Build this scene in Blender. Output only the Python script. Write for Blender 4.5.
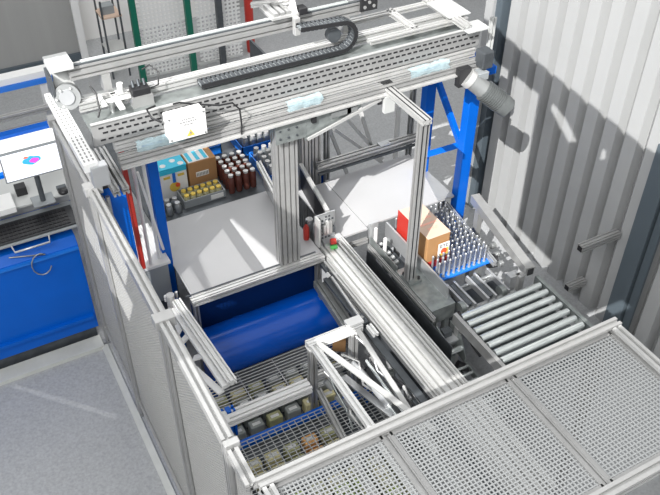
import bpy, bmesh, math, random
from mathutils import Vector, Matrix
random.seed(4)
scene = bpy.context.scene
COL = scene.collection
for o in list(bpy.data.objects):
    bpy.data.objects.remove(o)

# ------------------------------------------------------------------ camera
cd = bpy.data.cameras.new('camera')
cam = bpy.data.objects.new('camera', cd)
COL.objects.link(cam)
RT = Vector((0.87876706, -0.47721624, 0.00575452))
DN = Vector((-0.30609996, -0.57283491, -0.76037029))
FW = Vector((0.36615744, 0.66642691, -0.64946432))
m3 = Matrix((RT, -DN, -FW)).transposed()
cam.matrix_world = Matrix.Translation((0, 0, 5)) @ m3.to_4x4()
cd.sensor_width = 36
cd.lens = 817.15 / 660 * 36
cd.clip_start = 0.05
scene.camera = cam

# ------------------------------------------------------------------ world, sun, exposure
w = bpy.data.worlds.new('hall_light')
scene.world = w
w.use_nodes = True
nt = w.node_tree
bg = nt.nodes['Background']
tc = nt.nodes.new('ShaderNodeTexCoord')
sp = nt.nodes.new('ShaderNodeSeparateXYZ')
cr = nt.nodes.new('ShaderNodeValToRGB')
nt.links.new(tc.outputs['Generated'], sp.inputs[0])
nt.links.new(sp.outputs['Z'], cr.inputs[0])
nt.links.new(cr.outputs[0], bg.inputs[0])
cr.color_ramp.elements[0].position = 0.0
cr.color_ramp.elements[0].color = (0.50, 0.51, 0.53, 1)
cr.color_ramp.elements[1].position = 0.75
cr.color_ramp.elements[1].color = (1.0, 1.0, 1.0, 1)
bg.inputs[1].default_value = 1.0

SUND = Vector((0.6, 0.45, -0.66)).normalized()
sd = bpy.data.lights.new('sun', 'SUN')
sun = bpy.data.objects.new('sun', sd)
COL.objects.link(sun)
sun.rotation_euler = SUND.to_track_quat('-Z', 'Y').to_euler()
sd.energy = 6.8
sd.angle = math.radians(0.2)
sd.color = (1.0, 0.985, 0.96)

def area(name, loc, tgt, sx, sy, e):
    l = bpy.data.lights.new(name, 'AREA')
    l.shape = 'RECTANGLE'; l.size = sx; l.size_y = sy; l.energy = e
    o = bpy.data.objects.new(name, l)
    COL.objects.link(o)
    o.location = loc
    o.rotation_euler = (Vector(tgt) - Vector(loc)).to_track_quat('-Z', 'Y').to_euler()
area('overhead_fill', (1.5, 5.5, 6.2), (1.5, 4.5, 0), 5, 2, 60)  # added soft fill from above, no real fitting behind it
area('side_fill', (-1.6, .6, 5.9), (4.4, 3.4, 1.0), 4, 1.6, 340)  # fill light added to lift the shade on the right wall
area('rear_fill', (3.2, 8.3, 5.2), (3.0, 9.0, 0), 5, 1.5, 120)  # extra fill added to brighten the far bay and back wall

vs = scene.view_settings
vs.view_transform = 'Standard'
vs.look = 'None'
vs.exposure = 0.0
vs.gamma = 1.0
vs.use_curve_mapping = False

# ------------------------------------------------------------------ materials
def mat(name, col, rough=0.5, metal=0.0, noise=0.0, nscale=8.0, bump=0.0, trans=0.0, alpha=1.0, stretch=None, emit=None, spec=None):
    m = bpy.data.materials.new(name)
    m.use_nodes = True
    t = m.node_tree
    b = t.nodes['Principled BSDF']
    b.inputs['Base Color'].default_value = (*col, 1)
    b.inputs['Roughness'].default_value = rough
    b.inputs['Metallic'].default_value = metal
    if spec is not None: b.inputs['Specular IOR Level'].default_value = spec
    if trans: b.inputs['Transmission Weight'].default_value = trans
    if alpha < 1: b.inputs['Alpha'].default_value = alpha
    if emit:
        b.inputs['Emission Color'].default_value = (*col, 1)
        b.inputs['Emission Strength'].default_value = emit
    if noise or bump:
        c = t.nodes.new('ShaderNodeTexCoord')
        n = t.nodes.new('ShaderNodeTexNoise')
        n.inputs['Scale'].default_value = nscale
        n.inputs['Detail'].default_value = 6
        if stretch:
            mp = t.nodes.new('ShaderNodeMapping')
            mp.inputs['Scale'].default_value = stretch
            t.links.new(c.outputs['Object'], mp.inputs[0]); t.links.new(mp.outputs[0], n.inputs[0])
        else:
            t.links.new(c.outputs['Object'], n.inputs[0])
        if noise:
            r = t.nodes.new('ShaderNodeValToRGB')
            r.color_ramp.elements[0].position = 0.3
            r.color_ramp.elements[1].position = 0.7
            r.color_ramp.elements[0].color = (*[max(0, x * (1 - noise)) for x in col], 1)
            r.color_ramp.elements[1].color = (*[min(1, x * (1 + noise)) for x in col], 1)
            t.links.new(n.outputs['Fac'], r.inputs[0]); t.links.new(r.outputs[0], b.inputs['Base Color'])
        if bump:
            bp = t.nodes.new('ShaderNodeBump')
            bp.inputs['Strength'].default_value = bump
            bp.inputs['Distance'].default_value = 0.01
            t.links.new(n.outputs['Fac'], bp.inputs['Height']); t.links.new(bp.outputs[0], b.inputs['Normal'])
    return m

M = dict(
    alu=mat('anodised_aluminium', (0.43, 0.43, 0.425), 0.36, 0.5, 0.06, 14),
    alu_b=mat('bright_aluminium', (0.56, 0.56, 0.55), 0.33, 0.4, 0.05, 14),
    alu_d=mat('dull_aluminium', (0.30, 0.31, 0.31), 0.42, 0.5, 0.10, 10),
    slot=mat('groove_shadow_grey', (0.30, 0.30, 0.30), 0.6, 0.3),
    white=mat('white_powder_coat', (0.74, 0.74, 0.73), 0.45, 0.0),
    offw=mat('light_grey_paint', (0.50, 0.51, 0.50), 0.5, 0.0, 0.04, 3),
    steel=mat('stainless_sheet', (0.50, 0.51, 0.52), 0.32, 0.6, 0.08, 5),
    plate=mat('satin_sheet_plate', (0.42, 0.42, 0.425), 0.6, 0.05, 0.03, 3),
    galv=mat('galvanised_steel', (0.30, 0.325, 0.32), 0.38, 0.6, 0.22, 18),
    motor=mat('grey_motor_paint', (0.13, 0.14, 0.14), 0.4, 0.3, 0.1, 14),
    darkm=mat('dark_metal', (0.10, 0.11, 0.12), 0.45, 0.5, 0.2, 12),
    chrome=mat('polished_steel_roller', (0.72, 0.76, 0.75), 0.25, 0.65, 0.08, 10),
    blue=mat('blue_painted_steel', (0.0, 0.105, 0.52), 0.38, 0.0, 0.05, 4, spec=0.25),
    blue_d=mat('deep_blue_steel', (0.0, 0.07, 0.42), 0.22, 0.0, 0.05, 3, spec=0.5),
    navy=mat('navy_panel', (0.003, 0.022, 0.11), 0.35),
    bluep=mat('blue_plastic', (0.01, 0.16, 0.62), 0.4),
    black=mat('black_plastic', (0.02, 0.02, 0.022), 0.45),
    grey=mat('grey_plastic', (0.27, 0.29, 0.30), 0.5),
    key=mat('keyboard_black', (0.035, 0.037, 0.04), 0.5),
    red=mat('red_paint', (0.45, 0.03, 0.02), 0.45),
    orange=mat('orange_red_paint', (0.75, 0.10, 0.03), 0.5),
    yellow=mat('yellow_print', (0.70, 0.50, 0.08), 0.5),
    green=mat('green_frame', (0.0, 0.13, 0.08), 0.4),
    lime=mat('green_fitting', (0.1, 0.5, 0.12), 0.4),
    cyan=mat('turquoise_print', (0.03, 0.50, 0.70), 0.4),
    card=mat('brown_cardboard', (0.40, 0.215, 0.09), 0.8, 0, 0.06, 9),
    cardt=mat('pale_cardboard', (0.62, 0.46, 0.36), 0.8, 0, 0.05, 9),
    cartw=mat('white_carton', (0.80, 0.80, 0.78), 0.6),
    pink=mat('pale_red_print', (0.80, 0.42, 0.32), 0.7),
    brass=mat('tan_packaging', (0.42, 0.40, 0.24), 0.6, 0, 0.3, 30),
    jar=mat('dark_jar_glass', (0.12, 0.04, 0.03), 0.15, 0.0),
    can=mat('tin_can', (0.45, 0.48, 0.50), 0.3, 0.7),
    film=mat('clear_blue_wrap', (0.50, 0.68, 0.74), 0.12, 0.0, 0.15, 30, 0.8, alpha=0.5),
    screen=mat('lit_screen_white', (0.92, 0.94, 1.0), 0.4, emit=0.75),
    scr_b=mat('lit_screen_blue', (0.05, 0.45, 0.9), 0.4, emit=0.6),
    scr_m=mat('lit_screen_magenta', (0.85, 0.10, 0.65), 0.4, emit=0.6),
    scr_r=mat('lit_screen_red', (0.9, 0.2, 0.12), 0.4, emit=0.6),
    ink=mat('printed_grey_text', (0.22, 0.22, 0.22), 0.6),
    mesh=mat('galvanised_mesh', (0.40, 0.41, 0.41), 0.45, 0.1),
    meshf=mat('fence_mesh_grey', (0.38, 0.38, 0.37), 0.5, 0.15),
    floor=mat('speckled_grey_floor', (0.36, 0.368, 0.375), 0.6, 0, 0.14, 55, 0.15),
    floorl=mat('light_floor_line', (0.80, 0.80, 0.78), 0.6),
    kerb=mat('pale_floor_strip', (0.55, 0.56, 0.53), 0.6, 0, 0.05, 8),
    wallc=mat('wall_sheet', (0.36, 0.365, 0.365), 0.5, 0, 0.03, 2),
    wallb=mat('grey_back_wall', (0.34, 0.34, 0.33), 0.7, 0, 0.04, 1.5, stretch=(6, 1, 0.3)),
    wallw=mat('pale_back_wall', (0.80, 0.79, 0.77), 0.7),
    trimd=mat('dark_slate_trim', (0.10, 0.125, 0.145), 0.4, 0.2),
)

# ------------------------------------------------------------------ mesh builder
class MB:
    def __init__(s):
        s.v = []; s.f = []; s.sm = []
    def add(s, vs, fs, smooth=False):
        n = len(s.v)
        s.v += [tuple(v) for v in vs]
        for f in fs:
            s.f.append([i + n for i in f]); s.sm.append(smooth)
        return s
    def box(s, x0, x1, y0, y1, z0, z1):
        v = [(x, y, z) for z in (z0, z1) for y in (y0, y1) for x in (x0, x1)]
        return s.add(v, [(0, 2, 3, 1), (4, 5, 7, 6), (0, 1, 5, 4), (2, 6, 7, 3), (0, 4, 6, 2), (1, 3, 7, 5)])
    def frame(s, p, q, up=(0, 0, 1)):
        p = Vector(p); q = Vector(q); d = (q - p).normalized(); up = Vector(up)
        if abs(d.dot(up)) > 0.98: up = Vector((0, 1, 0))
        a = d.cross(up).normalized(); b = a.cross(d).normalized()
        return p, q, a, b
    def sweep(s, p, q, sec, up=(0, 0, 1), smooth=False):
        p, q, a, b = s.frame(p, q, up)
        n = len(sec)
        vs = [e + a * u + b * v for e in (p, q) for u, v in sec]
        fs = [(i, (i + 1) % n, n + (i + 1) % n, n + i) for i in range(n)]
        s.add(vs, fs, smooth)
        s.add(vs, [tuple(range(n))[::-1], tuple(range(n, 2 * n))])
        return s
    def bar(s, p, q, wd, h, up=(0, 0, 1)):
        return s.sweep(p, q, [(-wd / 2, -h / 2), (wd / 2, -h / 2), (wd / 2, h / 2), (-wd / 2, h / 2)], up)
    def prof(s, p, q, wd, h, up=(0, 0, 1), mod=0.04):
        """T-slot extrusion: grooves along every side"""
        nw = max(1, round(wd / mod)); nh = max(1, round(h / mod))
        def side(L, n):
            pts = []; st = L / n; g = st * 0.15
            for k in range(n):
                c = -L / 2 + st * (k + .5)
                pts += [(c - g, 0), (c - g, -g * 2.6), (c + g, -g * 2.6), (c + g, 0)]
            return pts
        sec = [(-wd / 2, -h / 2)]
        sec += [(t, -h / 2 - o) for t, o in side(wd, nw)] + [(wd / 2, -h / 2)]
        sec += [(wd / 2 + o, t) for t, o in side(h, nh)] + [(wd / 2, h / 2)]
        sec += [(-t, h / 2 + o) for t, o in side(wd, nw)] + [(-wd / 2, h / 2)]
        sec += [(-wd / 2 - o, -t) for t, o in side(h, nh)]
        return s.sweep(p, q, sec, up)
    def cyl(s, p, q, r, n=16, r2=None, up=(0, 0, 1)):
        p, q, a, b = s.frame(p, q, up)
        r2 = r if r2 is None else r2
        vs = []
        for e, rr in ((p, r), (q, r2)):
            vs += [e + a * rr * math.cos(2 * math.pi * i / n) + b * rr * math.sin(2 * math.pi * i / n) for i in range(n)]
        s.add(vs, [(i, (i + 1) % n, n + (i + 1) % n, n + i) for i in range(n)], True)
        s.add(vs, [tuple(range(n))[::-1], tuple(range(n, 2 * n))])
        return s
    def tube(s, pts, r, n=8):
        pts = [Vector(p) for p in pts]
        rings = []
        for i, p in enumerate(pts):
            d = (pts[min(i + 1, len(pts) - 1)] - pts[max(i - 1, 0)]).normalized()
            u = Vector((0, 0, 1)) if abs(d.z) < .95 else Vector((0, 1, 0))
            a = d.cross(u).normalized(); b = a.cross(d)
            rings.append([p + a * r * math.cos(2 * math.pi * k / n) + b * r * math.sin(2 * math.pi * k / n) for k in range(n)])
        vs = [v for rg in rings for v in rg]
        fs = [(i * n + k, i * n + (k + 1) % n, (i + 1) * n + (k + 1) % n, (i + 1) * n + k) for i in range(len(pts) - 1) for k in range(n)]
        return s.add(vs, fs, True)
    def prism(s, pts, off):
        """planar polygon pts extruded by vector off"""
        pts = [Vector(p) for p in pts]; off = Vector(off); n = len(pts)
        vs = pts + [p + off for p in pts]
        return s.add(vs, [tuple(range(n))[::-1], tuple(range(n, 2 * n))] + [(i, (i + 1) % n, n + (i + 1) % n, n + i) for i in range(n)])
    def lathe(s, c, prof, n=14):
        c = Vector(c); vs = []
        for r, z in prof:
            vs += [c + Vector((r * math.cos(2 * math.pi * k / n), r * math.sin(2 * math.pi * k / n), z)) for k in range(n)]
        m = len(prof)
        s.add(vs, [(i * n + k, i * n + (k + 1) % n, (i + 1) * n + (k + 1) % n, (i + 1) * n + k) for i in range(m - 1) for k in range(n)], True)
        s.add(vs, [tuple(range(n))[::-1], tuple(range((m - 1) * n, m * n))])
        return s
    def build(s, name, m, parent=None, bevel=0.0):
        me = bpy.data.meshes.new(name)
        loc = Vector((0, 0, 0))
        if parent is not None:
            p = parent
            while p is not None:
                loc += p.location; p = p.parent
            org = Vector((0, 0, 0))
        else:
            xs = [v[0] for v in s.v]; ys = [v[1] for v in s.v]; zs = [v[2] for v in s.v]
            org = Vector(((min(xs) + max(xs)) / 2, (min(ys) + max(ys)) / 2, min(zs)))
            loc = org.copy()
        me.from_pydata([Vector(v) - loc for v in s.v], [], s.f)
        for pl, sm in zip(me.polygons, s.sm): pl.use_smooth = sm
        bm = bmesh.new(); bm.from_mesh(me)
        bmesh.ops.recalc_face_normals(bm, faces=bm.faces)
        bm.to_mesh(me); bm.free()
        me.materials.append(M[m] if isinstance(m, str) else m)
        o = bpy.data.objects.new(name, me)
        COL.objects.link(o)
        o.location = org
        if parent is not None: o.parent = parent
        if bevel:
            bv = o.modifiers.new('bevel', 'BEVEL'); bv.width = bevel; bv.segments = 2; bv.limit_method = 'ANGLE'
        return o

def tag(o, label, cat, group=None, kind=None):
    o['label'] = label; o['category'] = cat
    if group: o['group'] = group
    if kind: o['kind'] = kind
    return o
def thing(name, label, cat, loc, group=None):
    o = bpy.data.objects.new(name, None)
    COL.objects.link(o); o.location = loc; o.empty_display_size = .1
    return tag(o, label, cat, group)
def struct(o):
    o['kind'] = 'structure'; return o
ORD = ['first', 'second', 'third', 'fourth', 'fifth', 'sixth', 'seventh', 'eighth', 'ninth', 'tenth']
def copy_tree(o, parent=None):
    c = o.copy(); COL.objects.link(c)
    if parent is not None: c.parent = parent
    for ch in [k for k in bpy.data.objects if k.parent == o]: copy_tree(ch, c)
    return c
def B(*a): return MB().box(*a)
def slots_plate(mb, p, q, wd, rows, n, sl, sw, up=(0, 0, 1), lift=0.0015):
    """dark slot marks as slightly sunk prisms lying on a plate's face; wd across"""
    p, q, a, b = mb.frame(p, q, up)
    d = (q - p)
    for r in rows:
        for k in range(n):
            c = p + d * ((k + .5) / n) + a * r
            u = d.normalized() * sl / 2; v = a * sw / 2; h = b * lift
            mb.prism([c - u - v, c + u - v, c + u + v, c - u + v], h)
    return mb

# ================================================================== SETTING
struct(B(-4, 12, -2, 12, -0.1, 0).build('floor', 'floor'))
# corrugated wall on the right
def corrugated(x, y0, y1, z0, z1, pitch, off):
    pts = []
    y = off
    while y < y1 + pitch:
        pts += [(y - .047, 0), (y - .046, .022), (y - .040, .022), (y - .038, .004), (y + .026, .080), (y + .042, 0)]
        y += pitch
    pts = [(min(max(a, y0), y1), b) for a, b in pts]
    pts = [(y0, 0)] + pts + [(y1, 0)]
    out = [pts[0]]
    for a in pts[1:]:
        if a[0] > out[-1][0] + 1e-5: out.append(a)
    sec = [(x + b, a) for a, b in out] + [(x + b + .012, a) for a, b in out[::-1]]
    n = len(sec); vs = [(a, b, z) for z in (z0, z1) for a, b in sec]
    return MB().add(vs, [(i, (i + 1) % n, n + (i + 1) % n, n + i) for i in range(n)])
struct(corrugated(4.40, -1.6, 4.99, 0, 4.2, .2085, 4.978 - .2085 * 31).build('wall_right', 'wallc'))
struct(B(4.36, 4.46, 4.99, 5.07, 0, 4.2).build('trim_1', 'trimd'))
struct(B(4.33, 4.50, 5.07, 5.17, 0, 4.2).build('trim_2', 'wallc'))
struct(B(4.335, 4.39, 2.98, 3.13, 0, 1.85).build('trim_3', 'trimd'))
struct(B(4.36, 4.385, 2.90, 2.965, 0, 1.85).build('trim_4', 'trimd'))
# back wall with pale bay right of a white jamb
wb = MB().box(-3, 1.78, 9.92, 10.1, 0, 3.2)
struct(wb.build('wall_back', 'wallb'))
struct(B(1.78, 3.95, 10.4, 10.55, 0, 3.2).build('wall_rear_bay', 'wallw'))
struct(B(3.95, 12, 10.4, 10.58, 0, 3.2).build('wall_back_right', 'wallb'))
struct(B(1.78, 1.87, 9.86, 10.1, 0, 3.2).build('trim_5', 'white'))
struct(B(-3, 1.78, 9.88, 9.92, 0, 0.10).build('baseboard_back', 'trimd'))
struct(B(-2.5, .58, 4.88, 5.02, 0, .035).build('trim_6', 'kerb'))
struct(MB().bar((.585, 4.9, .012), (.585, 1.0, .012), .05, .024).build('trim_7', 'kerb'))
# unseen slab added overhead to shade the cell, holes cut for sun patches
from mathutils import geometry
def sun_blocker():
    ZC = 6.3
    holes = [
        [(-2.95, 1.48), (-2.5, 1.48), (-2.5, .52), (-1.9, -.35), (-1.2, -.35), (-1.15, .22), (.10, 1.20), (.14, 2.15), (-2.95, 2.15)],
        [(-3.95, .35), (-3.60, .35), (-3.60, .60), (-3.63, 1.44), (-3.95, 1.35)],
        [(-3.57, .50), (-2.98, .50), (-3.12, 1.28), (-3.28, 1.36), (-3.47, 1.19)],
        [(-2.72, -1.0), (-2.54, -1.0), (-2.54, .45), (-2.72, .45)],
        [(-3.30, -.95), (-2.85, -.95), (-2.85, -.28), (-3.30, -.28)],
        [(-5.5, 2.45), (-3.8, 2.45), (-3.8, 3.05), (-5.5, 3.05)],
        [(-3.2, -1.10), (-1.0, -1.10), (-1.0, -.99), (-3.2, -.99)],
        [(.10, 1.03), (.03, .98), (-.12, .60), (-.05, .57), (.08, .88)],
        [(-.08, .28), (-.05, .25), (.03, .33), (.02, .36)],
        [(-5.92, .53), (-5.29, -.16), (-5.27, -.14), (-5.90, .55)],
    ]
    outer = [(-8, -5), (.22, -5), (.22, .2), (.36, 2.0), (.36, 3.0), (8.5, 3.0), (8.5, 11.5), (-8, 11.5)]
    vs = []; es = []
    fc = []
    for poly in [outer] + holes:
        n = len(vs); vs += [Vector(p) for p in poly]
        es += [(n + i, n + (i + 1) % len(poly)) for i in range(len(poly))]
    r = geometry.delaunay_2d_cdt(vs, es, [], 1, 1e-5)
    V, F = r[0], r[2]
    def inside(p, poly):
        c = False
        for i in range(len(poly)):
            a = poly[i]; b = poly[i - 1]
            if (a[1] > p[1]) != (b[1] > p[1]) and p[0] < (b[0] - a[0]) * (p[1] - a[1]) / (b[1] - a[1]) + a[0]: c = not c
        return c
    mb = MB()
    for f in F:
        c = sum((V[i] for i in f), Vector((0, 0))) / len(f)
        if inside(c, outer) and not any(inside(c, h) for h in holes):
            mb.prism([(V[i].x, V[i].y, ZC) for i in f], (0, 0, .02))
    return mb
struct(sun_blocker().build('sun_blocker', 'offw'))

# ================================================================== LEFT SIDE MACHINE
t = thing('blue_machine_housing', 'large blue steel machine housing behind the kerb on the left', 'machine', (0, 5.0, 0))
MB().prism([(-2.2, 5.0, .15), (-2.2, 5.0, 1.02), (-2.2, 5.06, 1.08), (-2.2, 5.75, 1.08), (-2.2, 5.75, .15)], (2.79, 0, 0)).build('housing', 'blue', t, .004)
B(-2.2, .57, 4.965, 5.0, .28, .31).build('lower_ledge', 'blue', t)
B(-2.2, .585, 4.97, 5.0, 1.0, 1.015).build('upper_seam', 'bluep', t)
B(-2.2, .57, 5.05, 5.7, 0, .15).build('plinth', 'darkm', t)
t = thing('supply_conveyor', 'white topped conveyor with blue side rails behind the monitor', 'conveyor', (0, 6.3, 0))
B(-2.2, .95, 6.08, 6.62, 1.08, 1.10).build('belt', 'white', t)
B(-2.2, .95, 6.60, 6.68, 1.06, 1.13).build('side_rail', 'blue', t)
B(-2.2, .95, 6.03, 6.08, 1.06, 1.12).build('side_rail', 'blue', t)
for x in (-1.5, .8):
    B(x, x + .08, 6.1, 6.18, 0, 1.08).build('leg', 'blue', t); B(x, x + .08, 6.55, 6.63, 0, 1.08).build('leg', 'blue', t)
t = thing('guard_rail', 'pale double tube guard rail left of the gantry end', 'rail', (0, 6.95, 0))
MB().prof((-2, 6.92, 1.12), (.98, 6.92, 1.12), .05, .05).build('rail', 'alu_b', t)
MB().prof((-2, 6.80, 1.05), (.98, 6.80, 1.05), .04, .04).build('rail', 'alu', t)
for x in (-1.0, .9): MB().bar((x, 6.92, 0), (x, 6.92, 1.1), .04, .04).build('post', 'alu', t)
t = thing('rear_frame_beam', 'white beam with blue underside along the far left', 'beam', (0, 7.1, 0))
B(-2.0, 1.0, 7.0, 7.12, 1.36, 1.44).build('top_beam', 'white', t)
B(-2.0, 1.0, 6.98, 7.0, 1.33, 1.38).build('blue_strip', 'bluep', t)
for x in (-1.2, .85): B(x, x + .06, 7.02, 7.08, 0, 1.36).build('post', 'white', t)

t = thing('computer_monitor', 'flat monitor showing a blue and magenta blob on white', 'monitor', (.46, 5.25, 1.30))
B(.245, .675, 5.24, 5.265, 1.545, 1.785).build('casing', 'grey', t, .004)
B(.255, .665, 5.236, 5.240, 1.56, 1.775).build('screen', 'screen', t)
def blob(cx, cz, rx, rz, y, dy):
    return MB().prism([(cx + rx * math.cos(a * .393), y, cz + rz * math.sin(a * .393) * (1 + .15 * math.sin(a * 1.7))) for a in range(16)], (0, -dy, 0))
blob(.452, 1.69, .066, .034, 5.236, .001).build('screen_image', 'scr_b', t)
blob(.470, 1.685, .034, .019, 5.2352, .001).build('screen_image', 'scr_m', t)
blob(.418, 1.722, .018, .009, 5.2350, .001).build('screen_image', 'scr_r', t)
MB().cyl((.46, 5.28, 1.30), (.46, 5.28, 1.62), .02).build('stand', 'darkm', t)
B(.38, .54, 5.22, 5.36, 1.29, 1.302).build('stand_foot', 'grey', t, .003)
t = thing('workstation_shelf', 'grey shelf carrying the keyboard beneath the monitor', 'shelf', (.35, 5.3, 1.08))
B(-.3, .72, 5.30, 5.72, 1.27, 1.29).build('upper_shelf', 'offw', t, .003)
B(-.3, .72, 5.37, 5.42, 1.17, 1.24).build('front_ledge', 'steel', t, .003)
B(-.3, .72, 5.03, 5.36, 1.16, 1.175).build('keyboard_tray', 'grey', t, .003)
MB().prof((.735, 5.06, 1.08), (.735, 5.06, 1.62), .035, .035).build('side_post', 'alu', t)
MB().tube([(.14, 5.04, 1.165), (.15, 4.98, 1.14), (.40, 4.98, 1.14), (.41, 5.04, 1.165)], .008).build('handle', 'steel', t)
MB().tube([(.1, 5.02, 1.08)] + [(.30 + .07 * math.cos(a * .45), 4.96, .98 + .10 * math.sin(a * .45)) for a in range(2, 14)], .005).build('cable', 'alu_d', t)
t = thing('computer_keyboard', 'black keyboard lying on the grey tray below the monitor', 'keyboard', (.3, 5.15, 1.115))
B(-.12, .64, 5.05, 5.29, 1.175, 1.19).build('keyboard_body', 'key', t, .003)
kk = MB()
for r in range(5):
    for c in range(22):
        kk.box(-.10 + c * .0315, -.10 + c * .0315 + .026, 5.065 + r * .041, 5.065 + r * .041 + .032, 1.190, 1.198)
o = kk.build('key_field', 'black', t)
t = thing('computer_mouse', 'dark mouse on the shelf beside the monitor foot', 'mouse', (.62, 5.3, 1.29))
MB().lathe((.62, 5.32, 1.29), [(.035, 0), (.04, .012), (.03, .028), (.01, .034)], 12).build('mouse_body', 'black', t)
B(.585, .655, 5.36, 5.40, 1.29, 1.31).build('button', 'darkm', t)
tag(B(.08, .26, 5.24, 5.44, 1.29, 1.34).build('document_tray', 'white', None, .003), 'white document tray at the left of the monitor foot', 'tray')
tag(B(.30, .38, 5.42, 5.5, 1.29, 1.36).build('power_adapter', 'black', None, .004), 'small black adapter box behind the monitor foot', 'adapter')

# ================================================================== SAFETY FENCE
def wire_panel(u0, u1, v0, v1, pitch, wd, th, f, pv=None):
    """woven grid; f maps (u,v,w)->xyz box corners"""
    mb = MB(); pv = pv or pitch
    n = int((u1 - u0) / pitch)
    def bx(a0, a1, b0, b1, c0, c1):
        p = f(a0, b0, c0); q = f(a1, b1, c1)
        mb.box(min(p[0], q[0]), max(p[0], q[0]), min(p[1], q[1]), max(p[1], q[1]), min(p[2], q[2]), max(p[2], q[2]))
    for i in range(1, n):
        c = u0 + (u1 - u0) * i / n
        bx(c - wd / 2, c + wd / 2, v0, v1, -th / 2, th / 2)
    n = int((v1 - v0) / pv)
    for i in range(1, n):
        c = v0 + (v1 - v0) * i / n
        bx(u0, u1, c - wd / 2, c + wd / 2, -th / 2 + .001, th / 2 + .001)
    return mb
XF = .635
lf = lambda u, v, w_: (XF + w_, u, v)
defs = [((2.88, 4.07), 'fence panel of fine grey mesh in the middle of the left fence'),
        ((4.11, 4.93), 'fence panel of fine grey mesh at the far end of the left fence'),
        ((2.05, 2.84), 'fence panel of fine grey mesh nearest the viewer in the left fence')]
SF = thing('safety_fence', 'aluminium safety fence of fine grey mesh along the left side', 'fence', (XF, 3.3, 0))
for (y0, y1), lb in defs:
    z0 = .18
    fp = MB()
    fp.prof((XF, y0, z0 + .02), (XF, y1, z0 + .02), .035, .035)
    fp.prof((XF, y0, 2.115), (XF, y1, 2.115), .05, .05)
    fp.prof((XF + .035, y0, 2.06), (XF + .035, y1, 2.06), .03, .03)
    fp.prof((XF, y0 + .02, z0), (XF, y0 + .02, 2.09), .035, .035)
    fp.prof((XF, y1 - .02, z0), (XF, y1 - .02, 2.09), .035, .035)
    fr = fp.build('fence_panel', 'alu', SF)
    wire_panel(y0, y1, z0 + .03, 2.09, .021, .0046, .003, lf).build('mesh_infill', 'meshf', fr)
for y in (4.95, 4.09, 2.86, 2.02):
    p_ = MB().prof((XF, y, .012), (XF, y, 2.09), .05, .032).build('post', 'alu', SF)
    c_ = 0 if y > 2.5 else .018
    B(XF - .045 + c_, XF + .06 - c_, y - .035 + c_, y + .035 - c_, 2.09, 2.15).build('clamp_cap', 'alu', p_, .004)
    B(XF - .05, XF + .05, y - .03, y + .03, 0, .012).build('foot_plate', 'alu_d', p_)
MB().prof((XF, 1.80, 2.115), (XF, 1.99, 2.115), .05, .05).build('corner_rail', 'alu', SF)
wire_panel(1.80, 1.99, .21, 2.09, .016, .0046, .003, lf).build('corner_mesh', 'meshf', SF)
MB().prof((XF, 1.80, .19), (XF, 1.99, .19), .035, .035).build('corner_rail', 'alu', SF)
rf = lambda u, v, w_: (u, v, 2.10 + w_)
GR = thing('guard_roof', 'horizontal mesh guard roof in an aluminium frame nearest the viewer', 'guard', (1.6, 1.4, 0))
for x0, x1 in ((.66, 1.23), (1.27, 1.90), (1.94, 2.53)):
    e = MB().bar((x0, 1.12, 2.1), (x0, 1.77, 2.1), .02, .02).bar((x1, 1.12, 2.1), (x1, 1.77, 2.1), .02, .02)
    e = e.bar((x0, 1.13, 2.1), (x1, 1.13, 2.1), .02, .02).bar((x0, 1.76, 2.1), (x1, 1.76, 2.1), .02, .02).build('mesh_panel', 'alu', GR)
    wire_panel(x0, x1, 1.13, 1.76, .0185, .0062, .004, rf).build('mesh_infill', 'mesh', e)
MB().prof((.66, 1.79, 2.115), (2.60, 1.79, 2.115), .05, .05).build('rear_rail', 'alu', GR)
MB().prof((.66, 1.09, 2.115), (2.60, 1.09, 2.115), .05, .05).build('front_rail', 'alu_b', GR)
MB().prof((2.56, 1.12, 2.115), (2.56, 1.76, 2.115), .05, .05).build('side_rail', 'alu_b', GR)
MB().prof((.69, 1.12, 2.115), (.69, 1.76, 2.115), .05, .05).build('side_rail', 'alu_b', GR)
MB().prof((1.92, 1.12, 2.095), (1.92, 1.76, 2.095), .02, .02).build('cross_bar', 'alu', GR)
MB().prof((1.25, 1.12, 2.095), (1.25, 1.76, 2.095), .02, .02).build('cross_bar', 'alu', GR)
for x, y in ((2.56, 1.09), (.69, 1.09), (2.56, 1.79)):
    MB().prof((x, y, 0), (x, y, 2.09), .045, .045).build('post', 'alu', GR)
# blue film outside the fence foot
t = thing('film_bundle', 'blue film bundle with white print lying at the fence foot', 'film', (.73, 3.5, 0))
MB().cyl((.735, 4.03, .075), (.735, 3.10, .075), .06, 14).build('film_roll', 'blue', t)
pr = MB()
for k in range(7):
    y = 3.68 - k * .07
    pr.tube([(.690, y, .118), (.685, y - .02, .112), (.70, y - .035, .124), (.69, y - .05, .118)], .004, 5)
pr.build('print_marks', 'white', t)

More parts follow.
